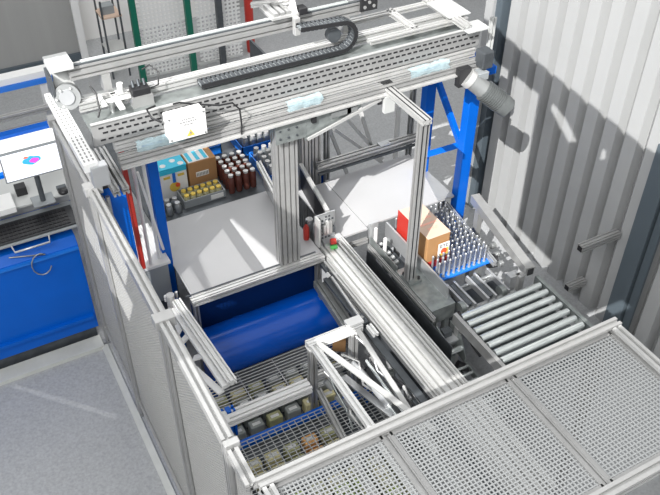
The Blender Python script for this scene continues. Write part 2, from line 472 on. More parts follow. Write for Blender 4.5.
# ================================================================== GANTRY
G = thing('overhead_gantry', 'long aluminium gantry on blue columns spanning the cell', 'gantry', (2.1, 4.3, 0))
MB().prof((.83, 4.11, 2.245), (3.44, 4.11, 2.245), .06, .06).build('front_beam', 'alu', G)
MB().bar((.83, 4.075, 2.212), (3.44, 4.075, 2.212), .04, .010).build('bottom_flange', 'alu_b', G)
MB().prof((.83, 4.175, 2.305), (3.44, 4.175, 2.305), .05, .06).build('upper_beam', 'alu_b', G)
B(.72, 3.47, 4.165, 4.17, 2.345, 2.485).build('slotted_channel', 'alu', G)
sc = MB()
for r, z in enumerate((2.375, 2.42, 2.455)):
    for k in range(58):
        x = .76 + k * .0465 + (r % 2) * .02
        sc.box(x, x + .030, 4.1625, 4.1665, z - .0055, z + .0055)
sc.build('slot_pattern', 'black', G)
MB().cyl((.72, 4.168, 2.488), (3.47, 4.168, 2.488), .010, 8).build('channel_lip', 'alu_b', G)
B(.72, 3.47, 4.17, 4.40, 2.425, 2.432).build('cable_tray', 'galv', G)
MB().prof((.72, 4.44, 2.47), (3.40, 4.44, 2.47), .06, .06).build('rear_rail', 'alu_b', G)
MB().prof((2.65, 4.30, 2.50), (3.44, 4.30, 2.50), .05, .03).build('short_rail', 'alu_b', G)
# right end ladder plate
MB().prof((3.34, 4.15, 2.52), (3.34, 4.66, 2.52), .07, .03).build('end_cross_bar', 'alu_b', G)
MB().prof((3.02, 4.30, 2.50), (3.02, 4.66, 2.50), .05, .03).build('end_cross_bar', 'alu_b', G)
MB().prof((2.65, 4.62, 2.50), (3.44, 4.62, 2.50), .05, .03).build('rear_side_rail', 'alu_b', G)
B(3.28, 3.46, 4.28, 4.56, 2.535, 2.545).build('end_plate', 'offw', G)
B(3.32, 3.50, 4.10, 4.24, 2.490, 2.50).build('end_plate', 'offw', G)
B(3.40, 3.49, 4.00, 4.10, 2.24, 2.37).build('end_block', 'darkm', G, .01)
# left end: slotted profile and cross profiles
MB().bar((.615, 3.80, 2.455), (.615, 4.66, 2.455), .08, .05).build('slotted_end_profile', 'white', G)
o = MB(); slots_plate(o, (.615, 3.82, 2.4805), (.615, 4.64, 2.4805), .08, (-.024, 0, .024), 22, .022, .008); o.build('slot_pattern', 'ink', G)
for x in (.745, .80):
    MB().prof((x, 3.92, 2.16), (x, 4.40, 2.16), .04, .05).build('end_cross_profile', 'alu', G)
B(.68, .84, 4.09, 4.25, 2.09, 2.13).build('black_foot_plate', 'black', G, .003)
B(.605, .70, 3.78, 3.84, 2.33, 2.46).build('corner_block', 'steel', G, .004)
# blue columns
for (x, y, wd, dp, nm) in ((.765, 4.19, .15, .09, 'l'), (1.13, 4.58, .07, .09, 'l'), (3.575, 4.28, .095, .08, 'r'), (3.46, 4.68, .085, .08, 'r')):
    B(x - wd / 2, x + wd / 2, y - dp / 2, y + dp / 2, 0, 2.20 if nm == 'r' else 2.09).build('column', 'blue', G, .004)
MB().bar((3.575, 4.29, 1.32), (3.46, 4.66, 1.95), .05, .035, (1, 0, 0)).build('brace', 'blue', G)
MB().bar((3.46, 4.66, 1.12), (3.575, 4.29, 1.42), .05, .035, (1, 0, 0)).build('brace', 'blue', G)
B(.905, .935, 4.42, 4.46, 1.1, 2.1).build('red_strip', 'red', G)
for x, y in ((.985, 4.47), (1.06, 4.50)):
    MB().cyl((x, y, .95), (x, y, 2.1), .013, 10).build('white_pipe', 'white', G)
MB().bar((1.0, 4.44, 1.9), (1.10, 4.50, 1.15), .016, .016).build('brace', 'white', G)
MB().cyl((.72, 4.11, 2.02), (.72, 4.11, 1.80), .014, 10).build('door_latch', 'steel', G)

# linear axis above the gantry
A = thing('linear_axis', 'raised linear axis beam running behind the gantry top', 'linear axis', (1.7, 4.5, 2.5))
MB().prof((.72, 4.52, 2.655), (2.72, 4.52, 2.655), .06, .085, mod=.043).build('axis_profile', 'alu', A)
MB().cyl((.80, 4.515, 2.708), (2.60, 4.515, 2.708), .012, 10).build('guide_rail', 'chrome', A)
MB().bar((.72, 4.505, 2.70), (2.72, 4.505, 2.70), .02, .012).build('guide_strip', 'darkm', A)
B(.61, .75, 4.46, 4.62, 2.70, 2.74).build('end_cover', 'offw', A, .003)
B(2.67, 2.80, 4.455, 4.475, 2.64, 2.76).build('end_cap', 'black', A, .003)
for dx, dz in ((.03, .03), (.03, .09), (.1, .03), (.1, .09), (.065, .06)):
    MB().cyl((2.67 + dx, 4.456, 2.64 + dz), (2.67 + dx, 4.450, 2.64 + dz), .012, 8).build('screw', 'alu', A)
B(2.55, 2.78, 4.47, 4.56, 2.765, 2.775).build('end_cover', 'white', A, .003)
for x in (.90, 2.55):
    B(x, x + .05, 4.48, 4.55, 2.50, 2.61).build('support_foot', 'alu', A)
# belt drive disc at the left end
D = thing('belt_drive', 'round grey belt drive at the left end of the linear axis', 'drive', (.67, 4.46, 2.5))
MB().cyl((.685, 4.49, 2.53), (.67, 4.44, 2.545), .078, 22).build('drive_housing', 'alu_d', D)
MB().cyl((.67, 4.44, 2.545), (.667, 4.43, 2.548), .045, 16).build('hub', 'steel', D)
for a in range(6):
    MB().cyl((.669 + .06 * math.cos(a * 1.05), 4.441, 2.545 + .06 * math.sin(a * 1.05)), (.667 + .06 * math.cos(a * 1.05), 4.434, 2.547 + .06 * math.sin(a * 1.05)), .007, 8).build('screw', 'offw', D)
MB().prism([(.62, 4.49, 2.50), (.63, 4.52, 2.68), (.72, 4.56, 2.68), (.76, 4.50, 2.50)], (0, .02, 0)).build('mounting_plate', 'offw', D)
B(.60, .615, 4.46, 4.60, 2.52, 2.68).build('side_bracket', 'darkm', D)
MB().tube([(.80, 4.37, 2.62), (.82, 4.33, 2.58), (.81, 4.28, 2.50), (.79, 4.26, 2.47)], .006).build('cable', 'black', D)
# carriage
Cg = thing('axis_carriage', 'white carriage riding on the linear axis beside the chain', 'carriage', (2.12, 4.55, 2.7))
B(2.02, 2.22, 4.46, 4.66, 2.715, 2.735).build('base_plate', 'alu_b', Cg, .003)
MB().prism([(2.19, 4.46, 2.735), (2.19, 4.60, 2.735), (2.19, 4.58, 2.88), (2.19, 4.54, 2.88)], (.012, 0, 0)).build('side_plate', 'white', Cg)
B(2.20, 2.34, 4.56, 4.70, 2.80, 2.82).build('top_plate', 'offw', Cg, .003)
B(2.16, 2.20, 4.42, 4.46, 2.60, 2.72).build('clamp', 'alu_b', Cg, .003)
B(2.21, 2.27, 4.45, 4.52, 2.72, 2.76).build('cable_gland', 'black', Cg, .003)
for k in range(3): B(2.04 + k * .045, 2.07 + k * .045, 4.47, 4.64, 2.735, 2.755).build('rib', 'alu', Cg)
MB().prof((1.99, 4.72, 2.73), (2.19, 4.56, 2.78), .03, .03).build('arm', 'alu_b', Cg)
# cable chain
CH = thing('cable_chain', 'black cable drag chain looping over the gantry tray', 'cable chain', (2, 4.3, 2.45))
def chain_pts():
    pts = []
    for k in range(34): pts.append((1.46 + k * .0305, 2.465, 0))
    cx, cz, r = 2.46, 2.565, .10
    for k in range(1, 12): 
        a = -math.pi / 2 + math.pi * k / 12; pts.append((cx + r * math.cos(a), cz + r * math.sin(a), 1))
    for k in range(11): pts.append((2.46 - k * .0305, 2.665 + 0.002 * k, 2))
    return pts
cp = chain_pts()
c1a = MB(); c1b = MB(); c2 = MB()
for i in range(len(cp) - 1):
    a, b = cp[i], cp[i + 1]
    m_ = (a[0] + (b[0] - a[0]) * .62, a[1] + (b[1] - a[1]) * .62)
    y0, y1 = 4.32, 4.40
    nrm = Vector((-(b[1] - a[1]), b[0] - a[0])).normalized() * .014
    for c1, ys in ((c1a, (y0, y0 + .008)), (c1b, (y1 - .008, y1))):
        c1.prism([(a[0] - nrm[0], ys[0], a[1] - nrm[1]), (b[0] - nrm[0], ys[0], b[1] - nrm[1]), (b[0] + nrm[0], ys[0], b[1] + nrm[1]), (a[0] + nrm[0], ys[0], a[1] + nrm[1])], (0, ys[1] - ys[0], 0))
    for sgn in (-1, 1):
        c2.prism([(a[0] + sgn * nrm[0], y0, a[1] + sgn * nrm[1]), (m_[0] + sgn * nrm[0], y0, m_[1] + sgn * nrm[1]), (m_[0] + sgn * nrm[0] * 1.2, y0, m_[1] + sgn * nrm[1] * 1.2), (a[0] + sgn * nrm[0] * 1.2, y0, a[1] + sgn * nrm[1] * 1.2)], (0, y1 - y0, 0))
c1a.build('chain_side_links', 'black', CH)
c1b.build('chain_side_links', 'black', CH)
c2.build('chain_crossbars', 'darkm', CH)
c3 = MB()
for dy in (.02, .042, .064):
    c3.tube([(p[0], 4.32 + dy, p[1]) for p in cp[::1]], .007, 6)
c3.build('cables', 'grey', CH)
MB().cyl((2.42, 4.36, 2.57), (2.42, 4.41, 2.57), .05, 12).build('end_bracket', 'darkm', CH)
# right geared motor
Mo = thing('geared_motor', 'grey finned gear motor hanging on the right gantry end', 'motor', (3.45, 4.0, 2.1))
d0 = Vector((3.30, 4.04, 2.20)); d1 = Vector((3.55, 3.87, 1.98)); dd = (d1 - d0)
def P(k): return tuple(d0 + dd * k)
B(3.23, 3.33, 4.03, 4.08, 2.13, 2.27).build('mounting_block', 'black', Mo, .004)
MB().cyl(P(.0), P(.12), .070, 20).build('flange', 'alu_b', Mo)
MB().cyl(P(.12), P(.42), .060, 20, .066).build('gearbox', 'alu_d', Mo)
mm = MB()
mm.cyl(P(.42), P(.86), .072, 24)
for k in range(9): mm.cyl(P(.45 + k * .045), P(.465 + k * .045), .080, 24)
mm.build('finned_housing', 'motor', Mo)
MB().cyl(P(.86), P(1.05), .080, 24, .074).build('fan_cover', 'motor', Mo)
MB().cyl(P(1.05), P(1.07), .055, 16).build('fan_grille', 'offw', Mo)
MB().cyl(P(1.07), P(1.08), .022, 12).build('fan_hub', 'darkm', Mo)
B(3.36, 3.45, 3.98, 4.06, 2.17, 2.23).build('terminal_box', 'grey', Mo, .005)
MB().prof((3.62, 4.22, 2.16), (3.62, 4.22, 2.50), .04, .03).build('upright_arm', 'offw', Mo)
B(3.50, 3.60, 4.08, 4.14, 2.13, 2.19).build('blue_coupling', 'blue', Mo, .005)
# junction box
J = thing('junction_box', 'white junction box with a warning sign on the gantry front', 'electrical box', (1.24, 4.0, 2.35))
B(1.12, 1.35, 4.00, 4.08, 2.35, 2.51).build('box_body', 'white', J, .008)
B(1.115, 1.355, 3.992, 4.00, 2.345, 2.515).build('lid', 'white', J, .004)
MB().prism([(1.225, 3.9915, 2.362), (1.275, 3.9915, 2.362), (1.25, 3.9915, 2.405)], (0, -.002, 0)).build('warning_triangle', 'yellow', J)
MB().prism([(1.250, 3.9890, 2.395), (1.241, 3.9890, 2.380), (1.249, 3.9890, 2.380), (1.246, 3.9890, 2.366), (1.258, 3.9890, 2.383), (1.251, 3.9890, 2.383)], (0, -.0012, 0)).build('lightning_bolt', 'ink', J)
tx = MB()
for r, (a, b) in enumerate(((1.205, 1.29), (1.19, 1.30), (1.215, 1.275))):
    x = a
    while x < b:
        wv = random.uniform(.006, .016); tx.box(x, min(x + wv, b), 3.990, 3.992, 2.475 - r * .018, 2.481 - r * .018); x += wv + .005
tx.build('printed_text', 'ink', J)
for x in (1.13, 1.34):
    for z in (2.36, 2.50): MB().cyl((x, 3.993, z), (x, 3.988, z), .006, 8).build('screw', 'alu_d', J)
B(1.20, 1.27, 4.02, 4.13, 2.33, 2.35).build('mounting_foot', 'alu_d', J)
tag(MB().tube([(1.10, 4.13, 2.53), (1.04, 4.10, 2.54), (1.05, 4.06, 2.50), (1.10, 4.04, 2.47)], .007).build('black_cable', 'black'), 'black cable curling into the junction box left side', 'cable')
tag(MB().tube([(1.20, 4.10, 2.53), (1.24, 4.11, 2.525), (1.34, 4.10, 2.49), (1.48, 4.09, 2.45), (1.56, 4.08, 2.45), (1.60, 4.07, 2.40), (1.605, 4.07, 2.30), (1.60, 4.07, 2.22)], .006).build('black_cable', 'black'), 'black cable looping right from the junction box over the beam', 'cable')
# plastic wraps on the beams
def wrap(x0, x1, y, z, n, lb):
    mb = MB(); vs = []
    for i in range(n + 1):
        for j in range(7):
            a = -0.3 + j * .42
            r = .050 + random.uniform(-.008, .012)
            vs.append((x0 + (x1 - x0) * i / n + random.uniform(-.01, .01), y - r * .5 * math.sin(a) - .012, z + r * math.cos(a) * .8))
    mb.add(vs, [(i * 7 + j, i * 7 + j + 1, (i + 1) * 7 + j + 1, (i + 1) * 7 + j) for i in range(n) for j in range(6)], True)
    tag(mb.build('plastic_wrap', 'film'), lb, 'plastic wrap', 'clear wraps around the gantry beam')
wrap(.94, 1.24, 4.12, 2.30, 12, 'clear bluish plastic wrap left of the junction box')
wrap(1.93, 2.18, 4.12, 2.30, 10, 'clear bluish plastic wrap in the middle of the gantry beam')
wrap(2.85, 3.17, 4.12, 2.30, 12, 'clear bluish plastic wrap near the right end of the gantry beam')
# sensor block + cross bracket near left end
S = thing('sensor_block', 'black sensor block with plugs at the left of the gantry top', 'sensor', (1.0, 4.4, 2.46))
B(1.03, 1.14, 4.33, 4.41, 2.50, 2.545).build('block_body', 'black', S, .004)
for k in range(3): MB().cyl((1.05 + k * .035, 4.37, 2.545), (1.05 + k * .035, 4.39, 2.58), .010, 8).build('plug', 'darkm', S)
MB().tube([(1.15, 4.36, 2.52), (1.20, 4.36, 2.53), (1.22, 4.38, 2.60), (1.18, 4.42, 2.64), (1.13, 4.42, 2.62)], .005).build('cable', 'black', S)
B(1.02, 1.15, 4.32, 4.42, 2.432, 2.50).build('foot', 'alu', S)
S = thing('slotted_cross_bracket', 'white cross shaped bracket on the cable tray near the belt drive', 'bracket', (.93, 4.35, 2.45))
B(.84, 1.02, 4.335, 4.365, 2.50, 2.515).build('cross_arm', 'white', S, .002)
B(.92, .955, 4.25, 4.47, 2.485, 2.50).build('cross_arm', 'white', S, .002)
B(.83, .86, 4.28, 4.42, 2.515, 2.53).build('end_tab', 'white', S, .002)
MB().cyl((.985, 4.43, 2.50), (.985, 4.43, 2.56), .02, 12).build('white_pin', 'white', S)
MB().cyl((.90, 4.35, 2.432), (.90, 4.35, 2.50), .015, 8).build('support_pin', 'alu', S)

# ================================================================== TABLES
T = thing('sorting_table', 'grey sheet metal table beneath the gantry left half', 'table', (1.7, 4.6, 0))
B(1.16, 2.20, 4.14, 5.04, .935, .95).build('table_top', 'plate', T)
MB().prof((1.14, 4.11, .93), (2.20, 4.11, .93), .06, .05).build('front_edge_profile', 'alu_b', T)
B(1.12, 2.16, 4.155, 4.165, .951, .957).build('edge_seam', 'darkm', T)
MB().prof((1.2, 5.03, .92), (2.2, 5.03, .92), .04, .04).build('rear_edge_profile', 'alu', T)
for x, y in ((1.18, 4.16), (2.18, 4.16), (1.2, 5.0), (2.18, 5.0)):
    MB().prof((x, y, 0), (x, y, .905), .04, .04).build('leg', 'alu', T)
T = thing('transfer_table', 'bright white sheet table behind the pin conveyor', 'table', (3.0, 4.6, 0))
B(2.66, 3.50, 4.25, 4.94, .935, .95).build('table_top', 'plate', T)
B(2.38, 2.655, 4.22, 4.92, .933, .949).build('side_sheet', 'plate', T)
for x, y in ((2.45, 4.28), (3.5, 4.4), (2.45, 4.88), (3.5, 4.88)):
    MB().prof((x, y, 0), (x, y, .933), .04, .04).build('leg', 'alu', T)
MB().prism([(3.34, 4.25, .952), (3.50, 4.25, .952), (3.50, 4.80, .952)], (0, 0, .003)).build('folded_corner', 'steel', T)
T = thing('rear_crossbar', 'aluminium crossbar behind the bright white table', 'bar', (3.0, 4.97, 0))
MB().prof((2.60, 4.98, 1.08), (3.62, 4.98, 1.08), .05, .07, mod=.035).build('bar', 'alu', T)
MB().bar((2.60, 4.945, 1.03), (3.62, 4.945, 1.03), .02, .02).build('lower_strip', 'darkm', T)
MB().prof((2.62, 5.03, 0), (2.62, 5.03, 2.15), .08, .04).build('upright', 'alu', T)
MB().prof((2.74, 5.06, 0), (2.74, 5.06, 2.15), .04, .04).build('upright', 'alu_d', T)
MB().prof((2.50, 5.00, 0), (2.50, 5.00, 2.15), .08, .08).build('upright', 'alu', T)
MB().prof((3.55, 5.02, 0), (3.55, 5.02, 2.15), .04, .04).build('upright', 'alu_d', T)
B(3.20, 3.30, 4.94, 5.0, 1.115, 1.13).build('clip', 'steel', T)
T = thing('white_truss', 'white tubular lattice frame standing behind the bright table', 'truss', (3.1, 5.4, 0))
for a, b in (((2.88, 5.4, 1.32), (3.15, 5.4, .55)), ((3.02, 5.4, 1.32), (3.52, 5.4, .62)), ((3.22, 5.4, 1.35), (3.42, 5.4, .72)), ((3.0, 5.4, 1.1), (3.6, 5.4, .5))):
    MB().bar(a, b, .03, .03).build('diagonal_tube', 'white', T)
MB().bar((2.6, 5.4, 1.34), (3.7, 5.4, 1.34), .035, .035).build('top_tube', 'white', T)
for x in (2.63, 3.67): MB().bar((x, 5.4, 0), (x, 5.4, 1.34), .035, .035).build('leg', 'white', T)

# centre post with bracket
T = thing('gantry_centre_post', 'thick aluminium post holding the gantry from the table front edge', 'post', (1.93, 4.1, .95))
MB().prof((1.935, 4.17, .957), (1.935, 4.17, 2.19), .16, .08).build('post', 'alu', T)
B(1.84, 2.06, 4.085, 4.095, 2.05, 2.205).build('gusset_plate', 'galv', T, .003)
MB().prism([(2.05, 4.09, 2.19), (2.48, 4.09, 2.19), (2.48, 4.09, 2.16), (2.05, 4.09, 2.02)], (0, .006, 0)).build('triangular_bracket', 'galv', T)
for x in (1.87, 1.93, 1.99):
    for z in (2.09, 2.15): MB().cyl((x, 4.085, z), (x, 4.078, z), .008, 8).build('bolt', 'darkm', T)
MB().bar((2.06, 4.07, 2.04), (2.62, 4.07, 2.19), .012, .02).build('stay_bar', 'alu_b', T)
for x in (2.10, 2.36, 2.60):
    B(x, x + .03, 4.07, 4.09, 2.15, 2.205).build('hanger', 'black', T)
B(2.24, 2.44, 4.07, 4.09, 2.15, 2.19).build('slide_block', 'alu_d', T)
B(2.64, 2.72, 4.05, 4.08, 2.08, 2.205).build('hanger_plate', 'offw', T)
# guides beside the post
T = thing('side_guide', 'aluminium side guide behind the centre post', 'guide rail', (2.1, 4.8, .95))
MB().prof((2.14, 5.12, 1.19), (2.05, 4.50, 1.19), .04, .04).build('upper_rail', 'alu_b', T)
MB().prof((2.16, 5.02, 1.0), (2.08, 4.50, 1.0), .03, .03).build('lower_rail', 'alu_d', T)
MB().bar((2.15, 5.05, 1.09), (2.07, 4.50, 1.09), .01, .16).build('guide_plate', 'steel', T)
T = thing('black_side_plate', 'black plate with bright top strip between the two tables', 'plate', (2.35, 4.6, .95))
MB().bar((2.44, 4.95, 1.06), (2.34, 4.30, 1.06), .012, .22).build('plate', 'black', T)
MB().bar((2.44, 4.95, 1.18), (2.34, 4.30, 1.18), .03, .025).build('top_strip', 'alu_b', T)
MB().cyl((2.33, 4.29, 1.16), (2.33, 4.27, 1.16), .02, 10).build('end_stop', 'black', T)
T = thing('valve_unit', 'perforated plate valve unit with red and green fittings', 'valve unit', (2.3, 4.2, .9))
B(2.20, 2.37, 4.24, 4.25, .96, 1.22).build('back_plate', 'steel', T)
B(2.20, 2.215, 4.18, 4.24, .96, 1.22).build('side_flange', 'alu_b', T)
vv = MB()
for i in range(5):
    for j in range(7):
        if random.random() < .8:
            vv.cyl((2.235 + i * .028, 4.24, .99 + j * .033), (2.235 + i * .028, 4.236, .99 + j * .033), .009, 8)
vv.build('hole_pattern', 'darkm', T)
for k in range(4):
    B(2.26 + k * .025, 2.28 + k * .025, 4.205, 4.236, 1.04, 1.04 + random.uniform(.04, .12)).build('valve', random.choice(['alu', 'darkm', 'alu_b']), T)
MB().cyl((2.29, 4.16, 1.0), (2.33, 4.15, 1.0), .025, 12).build('red_fitting', 'red', T)
MB().cyl((2.28, 4.14, .96), (2.33, 4.13, .96), .018, 12).build('green_fitting', 'lime', T)
B(2.25, 2.36, 4.17, 4.24, .955, .985).build('base_block', 'steel', T)
for i, (x, y, lb) in enumerate(((2.245, 4.42, 'small tin can behind the valve unit, upper one'), (2.27, 4.34, 'small tin can behind the valve unit, nearer one'))):
    c = thing('tin_can', lb, 'can', (x, y, .95), 'cans between the tables')
    MB().lathe((x, y, .951), [(.03, 0), (.032, .01), (.032, .10), (.03, .105)]).build('can_body', 'can', c)
    MB().lathe((x, y, 1.056), [(.026, 0), (.026, .004)]).build('can_lid', 'alu_b', c)
T = thing('red_bottle', 'small red bottle standing left of the valve unit', 'bottle', (2.17, 4.33, .95))
MB().lathe((2.17, 4.33, .951), [(.022, 0), (.024, .02), (.024, .11), (.01, .14), (.01, .155)]).build('bottle_body', 'red', T)
MB().lathe((2.17, 4.33, 1.106), [(.012, 0), (.012, .02)]).build('cap', 'black', T)

# ================================================================== GOODS BEHIND THE TABLE
T = thing('plastic_pallet', 'grey blue pallet carrying cartons behind the grey table', 'pallet', (1.9, 5.6, 0))
B(1.20, 2.75, 5.10, 6.5, .88, .90).build('pallet_deck', 'darkm', T)
B(1.20, 2.75, 5.10, 5.14, .70, .88).build('pallet_skirt', 'blue_d', T)
for x in (1.25, 2.65):
    for y in (5.15, 6.4): B(x, x + .08, y, y + .08, 0, .88).build('foot', 'darkm', T)
T = thing('milk_carton_case', 'white carton case with turquoise top and yellow print', 'carton', (1.42, 5.35, .9))
B(1.38, 1.61, 5.38, 5.60, .90, 1.185).build('case_body', 'cartw', T, .004)
B(1.375, 1.615, 5.375, 5.605, 1.185, 1.197).build('turquoise_top', 'cyan', T, .003)
o = MB()
for i, (a, b, c, d) in enumerate(((1.40, 1.46, 5.39, 5.47), (1.50, 1.55, 5.44, 5.50), (1.40, 1.47, 5.52, 5.58), (1.52, 1.58, 5.53, 5.58), (1.55, 1.60, 5.39, 5.43))):
    o.lathe(((a + b) / 2, (c + d) / 2, 1.197), [(.026, 0), (.022, .003)], 10)
o.build('flower_pattern', 'white', T)
B(1.382, 1.608, 5.372, 5.38, 1.145, 1.184).build('turquoise_band', 'cyan', T)
B(1.485, 1.51, 5.372, 5.38, 1.05, 1.145).build('blue_stem', 'bluep', T)
MB().cyl((1.495, 5.38, 1.005), (1.495, 5.374, 1.005), .045, 16).build('yellow_sun', 'yellow', T)
MB().cyl((1.52, 5.374, 1.02), (1.52, 5.371, 1.02), .02, 12).build('orange_dot', 'orange', T)
B(1.41, 1.465, 5.372, 5.38, 1.10, 1.12).build('yellow_print', 'yellow', T); B(1.53, 1.585, 5.372, 5.38, 1.10, 1.12).build('yellow_print', 'yellow', T)
T = thing('brown_carton', 'brown carton with white label and blue striped top', 'carton', (1.73, 5.4, .9))
B(1.63, 1.875, 5.39, 5.62, .90, 1.175).build('carton_body', 'card', T, .004)
B(1.69, 1.80, 5.384, 5.39, 1.03, 1.075).build('white_label', 'cartw', T)
o = MB()
for k in range(8): o.box(1.695 + k * .013, 1.702 + k * .013, 5.3825, 5.384, 1.037, 1.068)
o.build('label_print', 'ink', T)
for k in range(3): B(1.65 + k * .065, 1.68 + k * .065, 5.41, 5.60, 1.175, 1.183).build('blue_stripe', 'cyan', T)
B(1.64, 1.82, 5.40, 5.61, 1.172, 1.1795).build('white_top_label', 'cartw', T)
# jar tray
T = thing('jar_tray', 'shallow grey tray of jars in front of the brown carton', 'tray', (1.65, 5.2, .9))
o = MB().box(1.50, 1.86, 5.19, 5.37, .90, .91).box(1.50, 1.86, 5.19, 5.20, .91, .97).box(1.50, 1.86, 5.36, 5.37, .91, .97).box(1.50, 1.51, 5.20, 5.36, .91, .97).box(1.85, 1.86, 5.20, 5.36, .91, .97)
o.build('tray_body', 'grey', T)
B(1.73, 1.84, 5.185, 5.19, .915, .955).build('white_label', 'cartw', T)
jr = None; k = 0
cols = (5, 2)
lidc = ['yellow', 'card', 'yellow']
rowpos = ['front', 'rear']
for j in range(2):
    for i in range(6):
        x = 1.54 + i * .056; y = 5.235 + j * .07
        if jr is None:
            jr = thing('glass_jar', 'x', 'jar', (x, y, .91), 'yellow lidded jars in the grey tray')
            MB().lathe((x, y, .911), [(.022, 0), (.025, .01), (.025, .06), (.018, .075)]).build('jar_body', 'brass', jr)
            MB().lathe((x, y, .986), [(.021, 0), (.021, .012)]).build('lid', 'yellow', jr)
            g = jr
        else:
            g = copy_tree(jr); g.location = (x, y, .91)
        tag(g, 'yellow lidded jar in the %s row of the grey tray, %s from the left' % (('front', 'back')[j], ORD[i]), 'jar', 'yellow lidded jars in the grey tray')
def rack(name, x0, y0, nx, ny, dx, dy, z, lab, grp, body, lid, r=.028, h=.11, cat='jar'):
    src = None
    for j in range(ny):
        for i in range(nx):
            x = x0 + i * dx + random.uniform(-.004, .004); y = y0 + j * dy
            lb2 = '%s, %s row, %s from left' % (lab, ORD[j], ORD[i])
            if src is None:
                src = thing(name, lb2, cat, (x, y, z), grp)
                MB().lathe((x, y, z), [(r * .9, 0), (r, .01), (r, h), (r * .7, h + .02)]).build('body', body, src)
                MB().lathe((x, y, z + h + .02), [(r * .75, 0), (r * .75, .018)]).build('lid', lid, src)
            else:
                g = copy_tree(src); g.location = (x, y, z); tag(g, lb2, cat, grp)
rack('drink_can', 1.24, 5.18, 4, 2, .066, .068, .90, 'silver can before the white carton case', 'silver cans before the white case', 'can', 'alu_b', .028, .06, 'can')
rack('red_jar', 1.93, 5.22, 4, 5, .066, .072, .90, 'dark red jar right of the brown carton', 'dark red jars by the brown carton', 'jar', 'alu_b', .028, .14)
tag(B(2.66, 2.68, 5.15, 6.4, .90, 1.6).build('dark_partition', 'darkm'), 'dark upright partition at the right edge of the goods pallet', 'partition')
# blue crates of cans further right and higher shelf
for (x0, y0, z, lb, nx, ny) in ((2.24, 5.16, .90, 'blue crate of cans near the side guide', 5, 5), (2.22, 5.66, .90, 'blue crate of cans behind the nearer blue crate', 6, 5), (1.62, 5.80, .90, 'blue crate of cans behind the brown carton', 6, 5)):
    T = thing('blue_crate', lb, 'crate', (x0, y0, z), 'blue crates on the pallet')
    W, L = nx * .07 + .04, ny * .075 + .04
    B(x0, x0 + W, y0, y0 + L, z, z + .01).build('crate_base', 'bluep', T)
    o = MB().box(x0, x0 + W, y0, y0 + .01, z + .01, z + .09).box(x0, x0 + W, y0 + L - .01, y0 + L, z + .01, z + .09).box(x0, x0 + .01, y0, y0 + L, z + .01, z + .09).box(x0 + W - .01, x0 + W, y0, y0 + L, z + .01, z + .09)
    o.build('crate_wall', 'bluep', T)
    rack('tin_can', x0 + .055, y0 + .055, nx, ny, .07, .075, z + .01, 'silver tin in ' + lb.replace(' of cans', '').replace('the nearer blue', 'the nearer'), 'tins in the ' + lb, 'can', 'alu_b', .029, .11, 'can')

# ================================================================== CABINET + BLUE BITS LEFT INSIDE
T = thing('electrical_cabinet', 'light grey cabinet with white lid between fence and table', 'cabinet', (1.02, 4.5, 0))
B(.92, 1.10, 4.44, 4.84, .72, 1.06).build('cabinet_body', 'grey', T, .004)
B(.91, 1.12, 4.43, 4.93, 1.06, 1.085).build('lid', 'white', T, .003)
B(.99, 1.02, 4.78, 4.81, 1.085, 1.10).build('lid_knob', 'grey', T)
for y in (4.46, 4.78): B(.94, 1.08, y, y + .04, 0, .72).build('leg', 'darkm', T)
# blue trough
T = thing('blue_trough', 'large curved dark blue panel beneath the table front edge', 'panel', (1.7, 3.9, .1))
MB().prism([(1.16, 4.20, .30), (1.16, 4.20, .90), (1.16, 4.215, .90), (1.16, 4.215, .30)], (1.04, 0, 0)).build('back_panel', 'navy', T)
MB().cyl((1.16, 3.985, .49), (2.19, 3.985, .49), .195, 48).build('curved_cover', 'blue_d', T)
B(1.16, 1.18, 3.88, 4.1, 0, .3).build('side_foot', 'blue_d', T); B(2.17, 2.19, 3.88, 4.1, 0, .3).build('side_foot', 'blue_d', T)
# gratings
def grating(name, lb, x0, x1, y0, y1, z, py, px, wire, matn):
    T = thing(name, lb, 'grating', ((x0 + x1) / 2, (y0 + y1) / 2, 0))
    o = MB(); n = int((y1 - y0) / py)
    for i in range(n + 1):
        y = y0 + (y1 - y0) * i / n; o.cyl((x0, y, z), (x1, y, z), wire, 6)
    o.build('long_wires', matn, T)
    o = MB(); n = int((x1 - x0) / px)
    for i in range(n + 1):
        x = x0 + (x1 - x0) * i / n; o.cyl((x, y0, z - wire), (x, y1, z - wire), wire * 1.1, 6)
    o.build('cross_wires', matn, T)
    for x in (x0, x1):
        for y in (y0, y1): MB().cyl((x, y, 0), (x, y, z), .012, 8).build('leg', 'darkm', T)
    return T
grating('wire_grating', 'silver wire deck in front of the blue trough', 1.02, 2.16, 3.38, 3.78, .42, .027, .28, .0042, 'alu_b')
grating('wire_grating', 'finer square wire deck below the cross beam', .82, 2.10, 2.20, 3.20, .42, .028, .05, .0035, 'mesh')
T = thing('blue_floor_beam', 'blue steel beam below the square wire deck', 'beam', (1.4, 3.1, 0))
B(.80, 2.15, 3.20, 3.25, .335, .38).build('beam', 'blue', T)
for x in (.82, 2.08): B(x, x + .05, 3.20, 3.25, 0, .335).build('leg', 'blue', T)
tag(B(.80, 2.3, 2.78, 2.84, 0, .33).build('dark_divider', 'darkm'), 'dark steel divider under the square wire deck', 'divider')
tag(MB().prof((1.07, 3.35, .02), (1.07, 3.35, .62), .09, .05).build('blue_post', 'blue'), 'short blue post beside the white swing arm tip', 'post')
